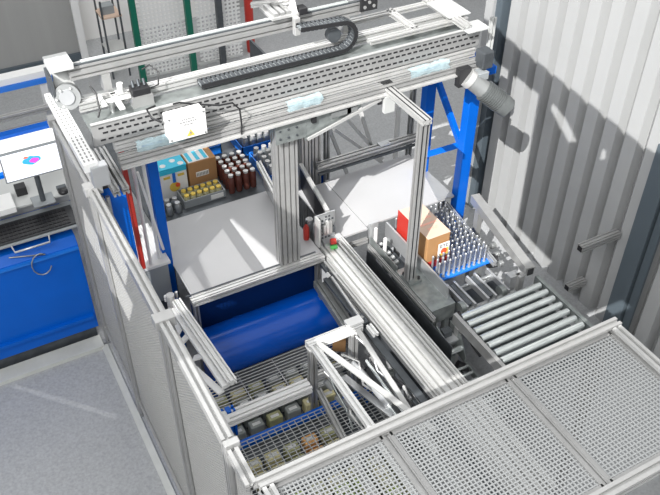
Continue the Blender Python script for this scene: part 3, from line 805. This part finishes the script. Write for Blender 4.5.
# packed goods beneath the decks
def packs(x0, x1, y0, y1, n, seed, lab, grp, mats):
    random.seed(seed)
    nx = int((x1 - x0) / .13); ny = int((y1 - y0) / .085)
    src = {}
    for j in range(ny):
        for i in range(nx):
            x = x0 + (x1 - x0) * (i + .5) / nx; y = y0 + (y1 - y0) * (j + .5) / ny
            mt = random.choice(mats)
            lb2 = '%s %s, %s row, %s from left' % (PN[mt], lab, ORD[j2(ny, j)], ORD[i])
            if mt not in src:
                g = thing('food_pack', lb2, 'pack', (x, y, .24), grp)
                MB().prism([(x - .055, y - .034, .24), (x + .055, y - .034, .24), (x + .052, y - .030, .345), (x - .052, y - .030, .345)], (0, .070, 0)).build('pack_body', mt, g, .008)
                B(x - .03, x + .03, y - .012, y + .012, .345, .348).build('pack_label', 'cartw', g)
                src[mt] = g
            else:
                g = copy_tree(src[mt]); g.location = (x, y, .24)
                tag(g, lb2, 'pack', grp)
PN = dict(pack1='olive', pack2='straw coloured', pack3='grey', pack4='orange', pack5='green')
def j2(ny, j): return ny - 1 - j
T = thing('lower_goods_shelf', 'dark shelf tray holding packs under the wire decks', 'shelf', (1.5, 3.0, 0))
B(.85, 2.12, 2.25, 3.78, .22, .238).build('shelf_plate', 'darkm', T)
for x in (.88, 2.05):
    for y in (2.3, 3.7): B(x, x + .03, y, y + .03, 0, .22).build('leg', 'darkm', T)
M['pack1'] = mat('olive_pack', (0.42, 0.42, 0.22), .5); M['pack2'] = mat('straw_pack', (0.70, 0.64, 0.36), .5); M['pack3'] = mat('grey_pack', (.32, .34, .32), .5)
M['pack4'] = mat('orange_pack', (.80, .42, .15), .5); M['pack5'] = mat('green_pack', (.35, .45, .10), .5)
packs(1.05, 2.05, 3.30, 3.72, 20, 3, 'pack under the rear wire deck', 'packs under the rear wire deck', ['pack2', 'pack3', 'pack1', 'pack3'])
packs(.90, 1.75, 2.88, 3.12, 20, 5, 'pack behind the dark divider', 'packs behind the dark divider', ['pack2', 'pack4', 'pack2', 'pack1'])
packs(.90, 2.05, 2.30, 2.74, 20, 6, 'pack before the dark divider', 'packs before the dark divider', ['pack5', 'pack2', 'pack1', 'pack1'])
random.seed(9)

# ================================================================== FRONT FRAMES
T = thing('cross_beam', 'long white aluminium cross beam from fence to lift frame', 'beam', (1.3, 3.3, 0))
MB().prof((.70, 3.30, .585), (1.66, 3.30, .585), .09, .06, mod=.045).build('beam', 'white', T)
MB().prof((.72, 3.30, .0), (.72, 3.30, .555), .05, .05).build('leg', 'alu', T)
B(.86, .89, 3.25, 3.35, .615, .622).build('connector', 'white', T); B(1.02, 1.05, 3.25, 3.35, .615, .622).build('connector', 'white', T)
L = thing('lift_frame', 'white aluminium lift frame with diagonals over the wire decks', 'frame', (1.9, 2.8, 0))
MB().prof((1.67, 3.35, .93), (2.09, 3.35, .93), .06, .06).build('top_rail', 'white', L)
MB().prof((1.70, 3.33, .0), (1.70, 3.33, .90), .05, .05).build('upright', 'alu', L)
MB().prof((2.02, 3.33, .0), (2.02, 3.33, .90), .05, .05).build('upright', 'alu', L)
MB().prof((1.705, 3.32, .94), (1.705, 1.90, .94), .05, .04).build('side_rail', 'white', L)
MB().bar((1.73, 3.32, .965), (2.02, 2.35, .965), .04, .012).build('diagonal_strut', 'alu_b', L)
MB().bar((2.03, 3.30, .965), (2.02, 2.30, .80), .035, .012).build('diagonal_strut', 'alu_b', L)
MB().bar((1.90, 3.25, .60), (2.02, 2.35, .80), .05, .012).build('curved_strut', 'steel', L)
MB().prof((1.72, 3.28, .52), (1.62, 2.30, .52), .04, .04).build('lower_rail', 'alu', L)
MB().prof((1.72, 3.33, .62), (2.0, 3.33, .62), .04, .04).build('middle_rail', 'alu_b', L)
for k, (x, y, z) in enumerate(((1.73, 3.20, .70), (1.75, 3.08, .66), (1.77, 2.95, .62))):
    MB().cyl((x, y, z), (x + .03, y - .05, z - .05), .022, 12).build('pneumatic_cylinder', 'alu_d', L)
MB().tube([(1.72, 3.30, .85), (1.76, 3.22, .78), (1.74, 3.10, .74), (1.78, 3.0, .60), (1.75, 2.85, .56)], .008).build('hose', 'galv', L)
MB().tube([(2.02, 3.30, .90), (2.08, 3.18, .84), (2.05, 3.05, .78), (2.10, 2.95, .74), (2.06, 2.8, .72)], .010).build('hose', 'steel', L)
for k in range(5):
    B(1.735 + k * .012, 1.775 + k * .012, 3.18 - k * .13, 3.25 - k * .13, .74 - k * .03, .79 - k * .03).build('valve_block', ['alu_b', 'darkm', 'alu', 'galv', 'darkm'][k], L, .003)
MB().tube([(1.72, 3.20, .80), (1.80, 3.05, .72), (1.76, 2.9, .66), (1.80, 2.7, .60), (1.74, 2.45, .58)], .009).build('hose', 'alu_b', L)
MB().tube([(1.90, 3.28, .80), (1.98, 3.18, .78), (1.94, 3.05, .70), (2.0, 2.9, .70), (1.98, 2.7, .66)], .009).build('hose', 'alu_b', L)
MB().cyl((1.96, 3.22, .74), (1.99, 2.80, .72), .025, 14).build('pneumatic_cylinder', 'steel', L)
MB().cyl((1.99, 2.80, .72), (2.0, 2.55, .71), .010, 10).build('piston_rod', 'chrome', L)
B(1.98, 2.10, 3.33, 3.40, .965, .985).build('corner_plate', 'white', L)
MB().prof((2.12, 3.30, .955), (2.12, 3.20, .955), .04, .03).build('end_tab', 'white', L)

Bm = thing('long_conveyor_beam', 'wide grooved aluminium beam running diagonally to the front', 'beam', (2.3, 3.0, 0))
MB().prof((2.30, 4.20, .93), (2.30, 1.70, .93), .16, .05, mod=.053).build('main_beam', 'alu_b', Bm)
MB().prof((2.195, 4.06, .91), (2.195, 1.70, .91), .04, .04).build('side_beam', 'alu', Bm)
MB().prof((2.40, 4.20, .96), (2.40, 1.70, .96), .03, .04).build('edge_rail', 'alu_b', Bm)
MB().bar((2.14, 3.95, .86), (2.14, 1.70, .86), .05, .02).build('lower_strip', 'darkm', Bm)
B(2.26, 2.42, 4.18, 4.26, .955, .97).build('end_plate', 'alu_b', Bm)
for y in (4.0, 1.75): MB().prof((2.30, y, 0), (2.30, y, .905), .08, .08).build('leg', 'alu_d', Bm)
Sd = thing('slide_rail_unit', 'lower linear slide with carriages left of the long beam', 'slide', (2.1, 3.4, 0))
MB().prof((2.13, 4.05, .74), (2.09, 3.45, .74), .09, .06).build('dark_rail', 'alu_d', Sd)
MB().prof((2.19, 4.08, .86), (2.155, 3.45, .86), .035, .03).build('upper_rail', 'alu_b', Sd)
MB().prof((2.10, 3.20, .74), (2.08, 1.8, .74), .05, .04).build('front_rail', 'alu', Sd)
MB().prof((2.16, 3.10, .83), (2.13, 2.5, .83), .025, .025).build('bright_rod', 'alu_b', Sd)
MB().cyl((2.02, 3.15, .80), (2.0, 1.8, .78), .012, 8).build('rod', 'chrome', Sd)
for k, (x, y) in enumerate(((2.11, 3.02), (2.14, 2.90), (2.09, 2.78), (2.13, 2.66))):
    B(x - .03, x + .03, y - .045, y + .045, .76, .80 + .02 * (k % 2)).build('sensor_block', ['galv', 'darkm', 'steel', 'darkm'][k], Sd, .004)
    MB().cyl((x, y - .03, .83), (x + .02, y + .04, .83), .012, 10).build('connector', 'alu_b', Sd)
MB().tube([(2.10, 3.05, .80), (2.06, 2.95, .84), (2.12, 2.84, .82), (2.06, 2.72, .84), (2.12, 2.6, .80), (2.08, 2.45, .82)], .008).build('cable', 'black', Sd)
MB().bar((2.16, 3.90, .905), (2.13, 3.40, .905), .015, .015).build('bright_strip', 'alu_b', Sd)
for (x, y) in ((2.18, 4.02), (2.20, 3.9), (2.14, 3.42), (2.10, 2.55), (2.06, 2.42), (2.12, 2.36)):
    q = B(x - .03, x + .03, y - .05, y + .05, .87, .91).build('slide_carriage', 'darkm', Sd, .004)
    MB().cyl((x, y, .91), (x, y, .925), .012, 8).build('screw', 'alu', q)
MB().prism([(2.155, 4.05, .90), (2.155, 3.92, .90), (2.12, 3.98, .80)], (.01, 0, 0)).build('tip_plate', 'white', Sd)
for y in (3.95, 3.5, 1.9): MB().prof((2.10, y, 0), (2.10, y, .71), .04, .04).build('leg', 'alu_d', Sd)
MB().cyl((1.98, 3.55, .60), (2.06, 3.5, .60), .05, 14).build('brown_drum', 'card', Sd)

W = thing('swing_arm', 'white swing arm with triangular bracket at the table corner', 'arm', (1.02, 3.7, .9))
MB().prof((1.03, 4.10, 1.0), (1.085, 3.24, 1.0), .065, .045).build('arm_profile', 'white', W)
MB().bar((.985, 4.05, .985), (1.035, 3.24, .985), .035, .03).build('arm_side', 'white', W)
MB().prism([(.97, 4.07, .99), (.86, 3.92, .88), (.86, 3.80, .88), (.97, 3.84, .99)], (.004, 0, -.012)).build('bracket_plate', 'white', W)
for a, b in (((.87, 3.83, .88), (1.0, 3.22, .97)), ((.90, 3.78, .90), (1.0, 3.78, .98)), ((.96, 3.60, .94), (1.01, 3.56, .98))):
    MB().bar(a, b, .045, .014).build('bracket_bar', 'white', W)
MB().cyl((1.0, 4.12, .90), (1.0, 4.12, 1.06), .03, 12).build('pivot', 'alu', W)
for dx in (-.03, .02, .05): MB().cyl((1.0 + dx, 4.14, 1.0), (1.0 + dx, 4.14, 1.05), .01, 8).build('bolt', 'alu_b', W)
MB().tube([(.86, 3.9, .85), (.88, 3.6, .6), (.93, 3.35, .45), (1.0, 3.2, .44)], .006).build('hose', 'alu_b', W)
MB().tube([(.84, 3.9, .82), (.86, 3.6, .55), (.90, 3.35, .42), (.97, 3.15, .44)], .006).build('hose', 'alu_b', W)
tag(B(.70, .84, 3.85, 4.5, 0, .55).build('blue_side_box', 'blue_d', None, .006), 'dark blue box in the gap between fence and swing arm', 'box')
tag(B(.86, 1.00, 3.4, 4.05, 0, .25).build('blue_base_box', 'blue', None, .006), 'low blue box beneath the white swing arm', 'box')

# ================================================================== PORTAL
Pt = thing('portal_frame', 'aluminium portal arm and post in front of the carton', 'frame', (2.70, 3.6, .8))
MB().prof((2.69, 4.16, 2.235), (2.69, 3.62, 2.235), .07, .04, mod=.035).build('arm', 'alu_b', Pt)
MB().prof((2.69, 3.66, .86), (2.69, 3.66, 2.215), .07, .05, mod=.035).build('post', 'alu', Pt)
for dx in (-.0175, .0175): B(2.69 + dx - .004, 2.69 + dx + .004, 3.634, 3.640, .87, 2.20).build('groove_shade', 'black', Pt)  # black strips imitate the shade inside the post and arm grooves
for dx in (-.0175, .0175): B(2.69 + dx - .004, 2.69 + dx + .004, 3.62, 4.10, 2.2515, 2.2565).build('groove_shade', 'black', Pt)
B(2.655, 2.76, 3.60, 3.72, .84, .86).build('foot_plate', 'galv', Pt)
for dx, dy in ((-.02, .05), (.055, .04), (.055, -.04)): MB().cyl((2.69 + dx, 3.66 + dy, .86), (2.69 + dx, 3.66 + dy, .885), .010, 8).build('bolt', 'black', Pt)
B(2.65, 2.73, 4.10, 4.17, 2.255, 2.275).build('clamp', 'black', Pt)

# ================================================================== SIDE UNIT & DARK WELL
U = thing('side_conveyor_housing', 'galvanised housing carrying the portal post beside the carton', 'housing', (2.8, 3.8, 0))
B(2.655, 2.86, 3.30, 3.80, .82, .838).build('flat_top', 'galv', U, .003)
B(2.67, 2.675, 3.80, 4.22, .74, .87).build('side_wall', 'galv', U)
B(2.82, 2.835, 3.36, 4.22, .80, .95).build('side_wall', 'steel', U)
B(2.675, 2.82, 3.80, 4.22, .74, .75).build('channel_floor', 'darkm', U)
B(2.66, 2.67, 3.30, 3.80, .72, .82).build('side_skirt', 'galv', U)
B(2.66, 2.86, 3.30, 3.31, .70, .82).build('front_skirt', 'galv', U)
B(2.66, 2.74, 4.20, 4.22, .80, 1.0).build('end_plate', 'steel', U)
for y in (4.16, 4.02): B(2.69, 2.71, y, y + .02, .75, .97).build('bright_bracket', 'white', U)
for k in range(5): MB().cyl((2.72, 3.92 + k * .06, .78), (2.76, 3.92 + k * .06, .80), .02, 10).build('valve', 'alu_d', U)
MB().prof((2.645, 4.18, .80), (2.645, 3.25, .80), .02, .04).build('edge_rail', 'alu', U)
for x, y in ((2.69, 3.34), (2.82, 3.34), (2.69, 4.18), (2.82, 4.18)): B(x - .02, x + .02, y - .02, y + .02, 0, .80).build('leg', 'galv', U)
Dk = thing('dark_well', 'open dark steel well between long beam and side housing', 'well', (2.5, 3.8, 0))
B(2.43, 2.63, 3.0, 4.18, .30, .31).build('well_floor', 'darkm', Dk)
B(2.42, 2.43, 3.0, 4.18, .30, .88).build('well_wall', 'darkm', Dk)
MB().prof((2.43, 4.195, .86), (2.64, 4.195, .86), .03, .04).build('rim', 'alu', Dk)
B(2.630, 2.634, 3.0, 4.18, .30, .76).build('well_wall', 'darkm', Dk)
for y in (3.95, 3.35):
    MB().cyl((2.52, y, .31), (2.52, y, .62), .018, 10).build('pillar', 'steel', Dk)
    B(2.47, 2.56, y - .05, y + .05, .62, .66).build('bracket', 'steel', Dk)
B(2.43, 2.58, 3.05, 3.1, 0, .3).build('foot', 'darkm', Dk); B(2.43, 2.58, 4.05, 4.1, 0, .3).build('foot', 'darkm', Dk)
Dv = thing('drive_bracket', 'galvanised drive bracket with hoses under the side housing', 'bracket', (2.72, 3.1, 0))
MB().prism([(2.66, 3.24, .52), (2.66, 3.24, .74), (2.66, 3.10, .70), (2.66, 3.02, .56), (2.66, 3.02, .50)], (.006, 0, 0)).build('side_cheek', 'galv', Dv)
MB().prism([(2.79, 3.24, .52), (2.79, 3.24, .74), (2.79, 3.10, .70), (2.79, 3.02, .56), (2.79, 3.02, .50)], (-.006, 0, 0)).build('side_cheek', 'galv', Dv)
B(2.666, 2.784, 3.12, 3.23, .64, .655).build('cross_plate', 'steel', Dv)
MB().cyl((2.64, 3.16, .60), (2.81, 3.16, .60), .03, 14).build('shaft', 'alu_d', Dv)
MB().cyl((2.666, 3.08, .60), (2.784, 3.08, .60), .022, 12).build('shaft', 'chrome', Dv)
B(2.69, 2.76, 3.17, 3.23, .655, .71).build('valve_block', 'darkm', Dv, .004)
for zz in (.56, .62, .68): MB().cyl((2.796, 3.20, zz), (2.803, 3.20, zz), .010, 8).build('bolt', 'alu_b', Dv)
MB().cyl((2.84, 3.14, .72), (2.84, 3.06, .72), .035, 12).build('black_motor', 'black', Dv)
MB().cyl((2.70, 3.0, .55), (2.78, 2.95, .50), .03, 12).build('black_motor', 'black', Dv)
MB().tube([(2.86, 3.25, .78), (2.83, 3.2, .82), (2.80, 3.1, .78), (2.82, 3.0, .68), (2.86, 2.95, .6)], .012).build('hose', 'black', Dv)
B(2.70, 2.76, 3.1, 3.16, 0, .52).build('leg', 'galv', Dv)

# ================================================================== PIN CONVEYOR & CARTON
Pc = thing('pin_conveyor', 'blue conveyor bed bristling with rows of upright steel pins', 'conveyor', (3.2, 3.9, 0))
B(2.88, 3.37, 3.56, 4.22, .80, .82).build('bed', 'bluep', Pc, .003)
for y in (3.60, 4.18):
    for x in (2.92, 3.30): B(x - .02, x + .02, y - .02, y + .02, 0, .80).build('leg', 'alu_d', Pc)
pinm = MB().lathe((0, 0, 0), [(.014, 0), (.009, .014), (.0078, .135), (.010, .14), (.010, .15), (.005, .156)], 8)
spots = []
for j in range(15):
    for i in range(10):
        x = 2.905 + i * .0475 + (j % 2) * .012; y = 3.59 + j * .0435
        if 2.84 < x < 3.085 and 3.69 < y < 4.135: continue
        spots.append((x, y))
spots.sort(key=lambda q: q[0] * .366 + q[1] * .666)
pin0 = None
for x, y in spots[:100]:
    if pin0 is None:
        pin0 = pinm.build('pin', 'steel', Pc); pin0.data.transform(Matrix.Translation(Pc.location)); p = pin0
    else:
        p = pin0.copy(); COL.objects.link(p); p.parent = Pc
    p.location = Vector((x, y, .82)) - Pc.location
if len(spots) > 100:
    o = MB()
    for x, y in spots[100:]: o.lathe((x, y, .82), [(.014, 0), (.009, .014), (.0078, .135), (.010, .14), (.010, .15), (.005, .156)], 8)
    o.build('far_pins', 'steel', Pc)['kind'] = 'stuff'
K = thing('shipping_carton', 'brown carton with red base and orange print on the pin conveyor', 'carton', (2.99, 3.9, .82))
B(2.87, 3.07, 3.715, 4.11, .885, 1.12).build('carton_body', 'card', K, .004)
B(2.865, 3.075, 3.71, 4.115, .822, .885).build('red_base', 'red', K, .002)
B(2.868, 3.072, 3.713, 4.112, 1.12, 1.126).build('pale_top', 'cardt', K, .002)
B(2.864, 2.870, 3.96, 4.124, .86, 1.12).build('red_side', 'red', K)
o = MB()
for (a, b, c, d) in ((2.93, 3.02, 3.80, 3.82), (2.90, 3.05, 3.86, 3.88), (2.95, 3.04, 3.93, 3.95), (2.92, 2.99, 4.0, 4.02)): o.box(a, b, c, d, 1.126, 1.1275)
o.build('faded_print', 'pink', K)
B(2.96, 3.06, 3.694, 3.70, .93, 1.05).build('white_label', 'cartw', K)
o = MB()
# the letters O T C
def seg(x0, x1, z0, z1): o.box(x0, x1, 3.6925, 3.694, z0, z1)
for X, L_ in ((2.97, 'O'), (2.998, 'T'), (3.026, 'C')):
    Z = 1.012
    if L_ in 'OC': seg(X, X + .006, Z, Z + .028); seg(X, X + .02, Z, Z + .005); seg(X, X + .02, Z + .023, Z + .028)
    if L_ == 'O': seg(X + .015, X + .021, Z, Z + .028)
    if L_ == 'T': seg(X, X + .022, Z + .023, Z + .028); seg(X + .008, X + .014, Z, Z + .028)
o.build('label_lettering', 'ink', K)
MB().cyl((3.01, 3.694, .975), (3.01, 3.690, .975), .028, 12).build('orange_blob', 'orange', K)
B(2.965, 3.055, 3.6915, 3.694, .935, .955).build('yellow_print', 'yellow', K)
B(3.028, 3.05, 3.691, 3.694, .96, 1.0).build('yellow_print', 'yellow', K)

# right side frame with square tube
Rf = thing('conveyor_side_frame', 'light grey square tube side frame right of the pin conveyor', 'frame', (3.55, 3.8, 0))
MB().bar((3.68, 4.20, .90), (3.50, 3.26, .90), .075, .075).build('square_tube', 'alu', Rf)
B(3.475, 3.525, 3.25, 3.258, .872, .928).build('tube_opening', 'black', Rf)
MB().prof((3.47, 4.30, .84), (3.37, 3.50, .84), .03, .05).build('inner_rail', 'steel', Rf)
B(3.42, 3.47, 3.27, 3.32, 0, .86).build('leg', 'alu', Rf); B(3.66, 3.71, 4.10, 4.15, 0, .86).build('leg', 'alu', Rf)
B(3.36, 3.45, 3.30, 3.36, .62, .86).build('mounting_plate', 'steel', Rf)
MB().cyl((3.40, 3.62, .76), (3.47, 3.60, .76), .055, 14).build('black_drive', 'black', Rf)
for k in range(3): MB().cyl((3.42 + k * .04, 3.52 + k * .1, .80), (3.46 + k * .04, 3.52 + k * .1, .80), .025, 10).build('bearing', 'alu_d', Rf)

# transfer unit between pins and rollers
Tr = thing('belt_transfer', 'belt transfer module between pin bed and roller conveyor', 'conveyor', (3.1, 3.4, 0))
for x in (2.95, 3.02, 3.14, 3.21, 3.33):
    MB().bar((x, 3.54, .76), (x, 3.26, .76), .018, .05).build('belt_track', 'steel', Tr)
for x in (2.985, 3.175):
    MB().bar((x, 3.52, .775), (x, 3.28, .775), .035, .01).build('belt', 'darkm', Tr)
MB().cyl((2.86, 3.27, .73), (3.40, 3.27, .73), .022, 12).build('cross_shaft', 'alu_d', Tr)
MB().cyl((2.86, 3.50, .73), (3.40, 3.50, .73), .016, 12).build('cross_shaft', 'alu_d', Tr)
for x in (2.90, 3.27): MB().cyl((x, 3.30, .76), (x + .04, 3.30, .76), .045, 16).build('pulley', 'galv', Tr)
B(2.87, 3.42, 3.24, 3.54, .60, .62).build('base_plate', 'darkm', Tr)
for x in (2.9, 3.36): B(x, x + .03, 3.36, 3.40, 0, .60).build('leg', 'darkm', Tr)
# roller conveyor
Rc = thing('roller_conveyor', 'steel roller conveyor with eight rollers next to the wall', 'conveyor', (3.2, 2.9, 0))
MB().bar((2.80, 3.22, .78), (2.80, 2.50, .78), .03, .09).build('side_rail', 'alu', Rc)
MB().bar((3.58, 3.26, .78), (3.58, 2.50, .78), .03, .09).build('side_rail', 'galv', Rc)
for x in (2.80, 3.58):
    B(x - .02, x + .02, 2.56, 2.60, 0, .735).build('leg', 'alu', Rc); B(x - .02, x + .02, 3.14, 3.18, 0, .735).build('leg', 'alu', Rc)
B(2.83, 3.55, 2.5, 3.24, .70, .71).build('roller_shade_sheet', 'darkm', Rc)  # dark sheet added for the shade below and between the rollers
for k in range(9):
    y = 3.18 - k * .078
    r = MB().cyl((2.83, y, .80), (3.55, y, .80), .0255, 18).build('roller', 'chrome', Rc)
    MB().cyl((2.812, y, .80), (3.568, y, .80), .009, 8).build('axle', 'darkm', r)
# small roller conveyor
Sc = thing('lower_roller_track', 'narrow lower roller track left of the large roller conveyor', 'conveyor', (2.75, 2.95, 0))
MB().bar((2.66, 3.0, .52), (2.66, 2.45, .52), .02, .06).build('side_rail', 'darkm', Sc)
MB().bar((2.77, 3.0, .52), (2.77, 2.45, .52), .02, .06).build('side_rail', 'galv', Sc)
for k in range(8):
    MB().cyl((2.67, 2.96 - k * .065, .54), (2.76, 2.96 - k * .065, .54), .012, 10).build('roller', 'chrome', Sc)
for y in (2.95, 2.5): B(2.69, 2.73, y, y + .03, 0, .49).build('leg', 'darkm', Sc)
# wall stubs
for (z, y, x0, x1, lb) in ((.93, 3.26, 3.98, 4.37, 'upper square aluminium tube sticking out of the wall'), (.27, 3.45, 4.18, 4.37, 'lower square aluminium tube sticking out of the wall')):
    T = thing('wall_tube', lb, 'tube', (4.37, y, z), 'tube stubs on the corrugated wall')
    MB().prof((x0, y, z), (x1, y, z), .06, .06).build('tube', 'alu', T)
    B(x0 - .004, x0, y - .022, y + .022, z - .022, z + .022).build('dark_end_cap', 'black', T)

# ================================================================== BACKGROUND
fb = lambda yy: (lambda u, v, w_: (u, yy + w_, v))
for (x0, x1), lb in (((2.30, 2.88), 'perforated rear fence panel between the two green posts'), ((3.0, 3.6), 'perforated rear fence panel right of the green posts'), ):
    T = thing('rear_fence_panel', lb, 'fence panel', (x0, 8.9, 0), 'rear fence panels')
    wire_panel(x0 + .03, x1, .1, 1.9, .05, .024, .006, fb(8.9)).build('mesh_infill', 'white', T)
    for z in (.1, 1.9): MB().bar((x0, 8.9, z), (x1, 8.9, z), .03, .03).build('rail', 'offw', T)
for x, m_, lb in ((2.26, 'green', 'dark green rear fence post on the left'), (2.91, 'green', 'dark green rear fence post on the right'), (3.30, 'darkm', 'dark grey rear fence post near the red object')):
    T = thing('rear_post', lb, 'post', (x, 8.85, 0), 'posts of the rear fence')
    B(x - .035, x + .035, 8.80, 8.86, 0.01, 2.2).build('post', m_, T)
    B(x - .06, x + .06, 8.78, 8.88, 0, .01).build('foot_plate', 'darkm', T)
T = thing('red_canister', 'red canister standing far behind the carriage', 'canister', (3.8, 9.1, 0))
MB().lathe((3.80, 9.1, 0), [(.05, 0), (.055, .03), (.055, .80), (.035, .86), (.012, .88)]).build('canister_body', 'red', T)
MB().cyl((3.80, 9.1, .88), (3.80, 9.1, .95), .018, 8).build('valve', 'black', T)
T = thing('rear_trolley', 'pale trolley with a tan tray behind the white wall edge', 'trolley', (2.05, 9.3, 0))
B(1.98, 2.22, 9.2, 9.5, .78, .80).build('upper_tray', 'cardt', T); B(1.98, 2.22, 9.2, 9.5, .35, .37).build('lower_tray', 'offw', T)
for x in (1.99, 2.2):
    for y in (9.21, 9.48): B(x - .01, x + .01, y - .01, y + .01, 0, 1.0).build('post', 'darkm', T)
B(2.02, 2.16, 9.28, 9.42, .80, .90).build('grey_box', 'grey', T)
T = thing('rear_machine_box', 'grey machine box with dark openings seen beyond the gantry gap', 'machine', (3.0, 7.2, 0))
B(1.35, 1.72, 7.6, 7.9, 0, .62).build('box_body', 'offw', T, .01)
for x in (1.38, 1.50, 1.62): B(x, x + .07, 7.59, 7.60, .25, .55).build('dark_opening', 'darkm', T)
T = thing('pallet_truck', 'low orange and beige equipment on the floor behind the blue columns', 'equipment', (4.6, 5.7, 0))
B(4.7, 5.5, 5.56, 5.64, .0, .14).build('orange_beam', 'orange', T, .005)
B(4.4, 5.3, 5.30, 5.36, .0, .06).build('beige_bar', 'cardt', T, .005)
B(4.4, 5.3, 5.16, 5.22, .0, .08).build('beige_bar', 'offw', T, .005)
for x in (4.75, 5.2): B(x, x + .06, 5.22, 5.56, 0, .05).build('foot', 'darkm', T)
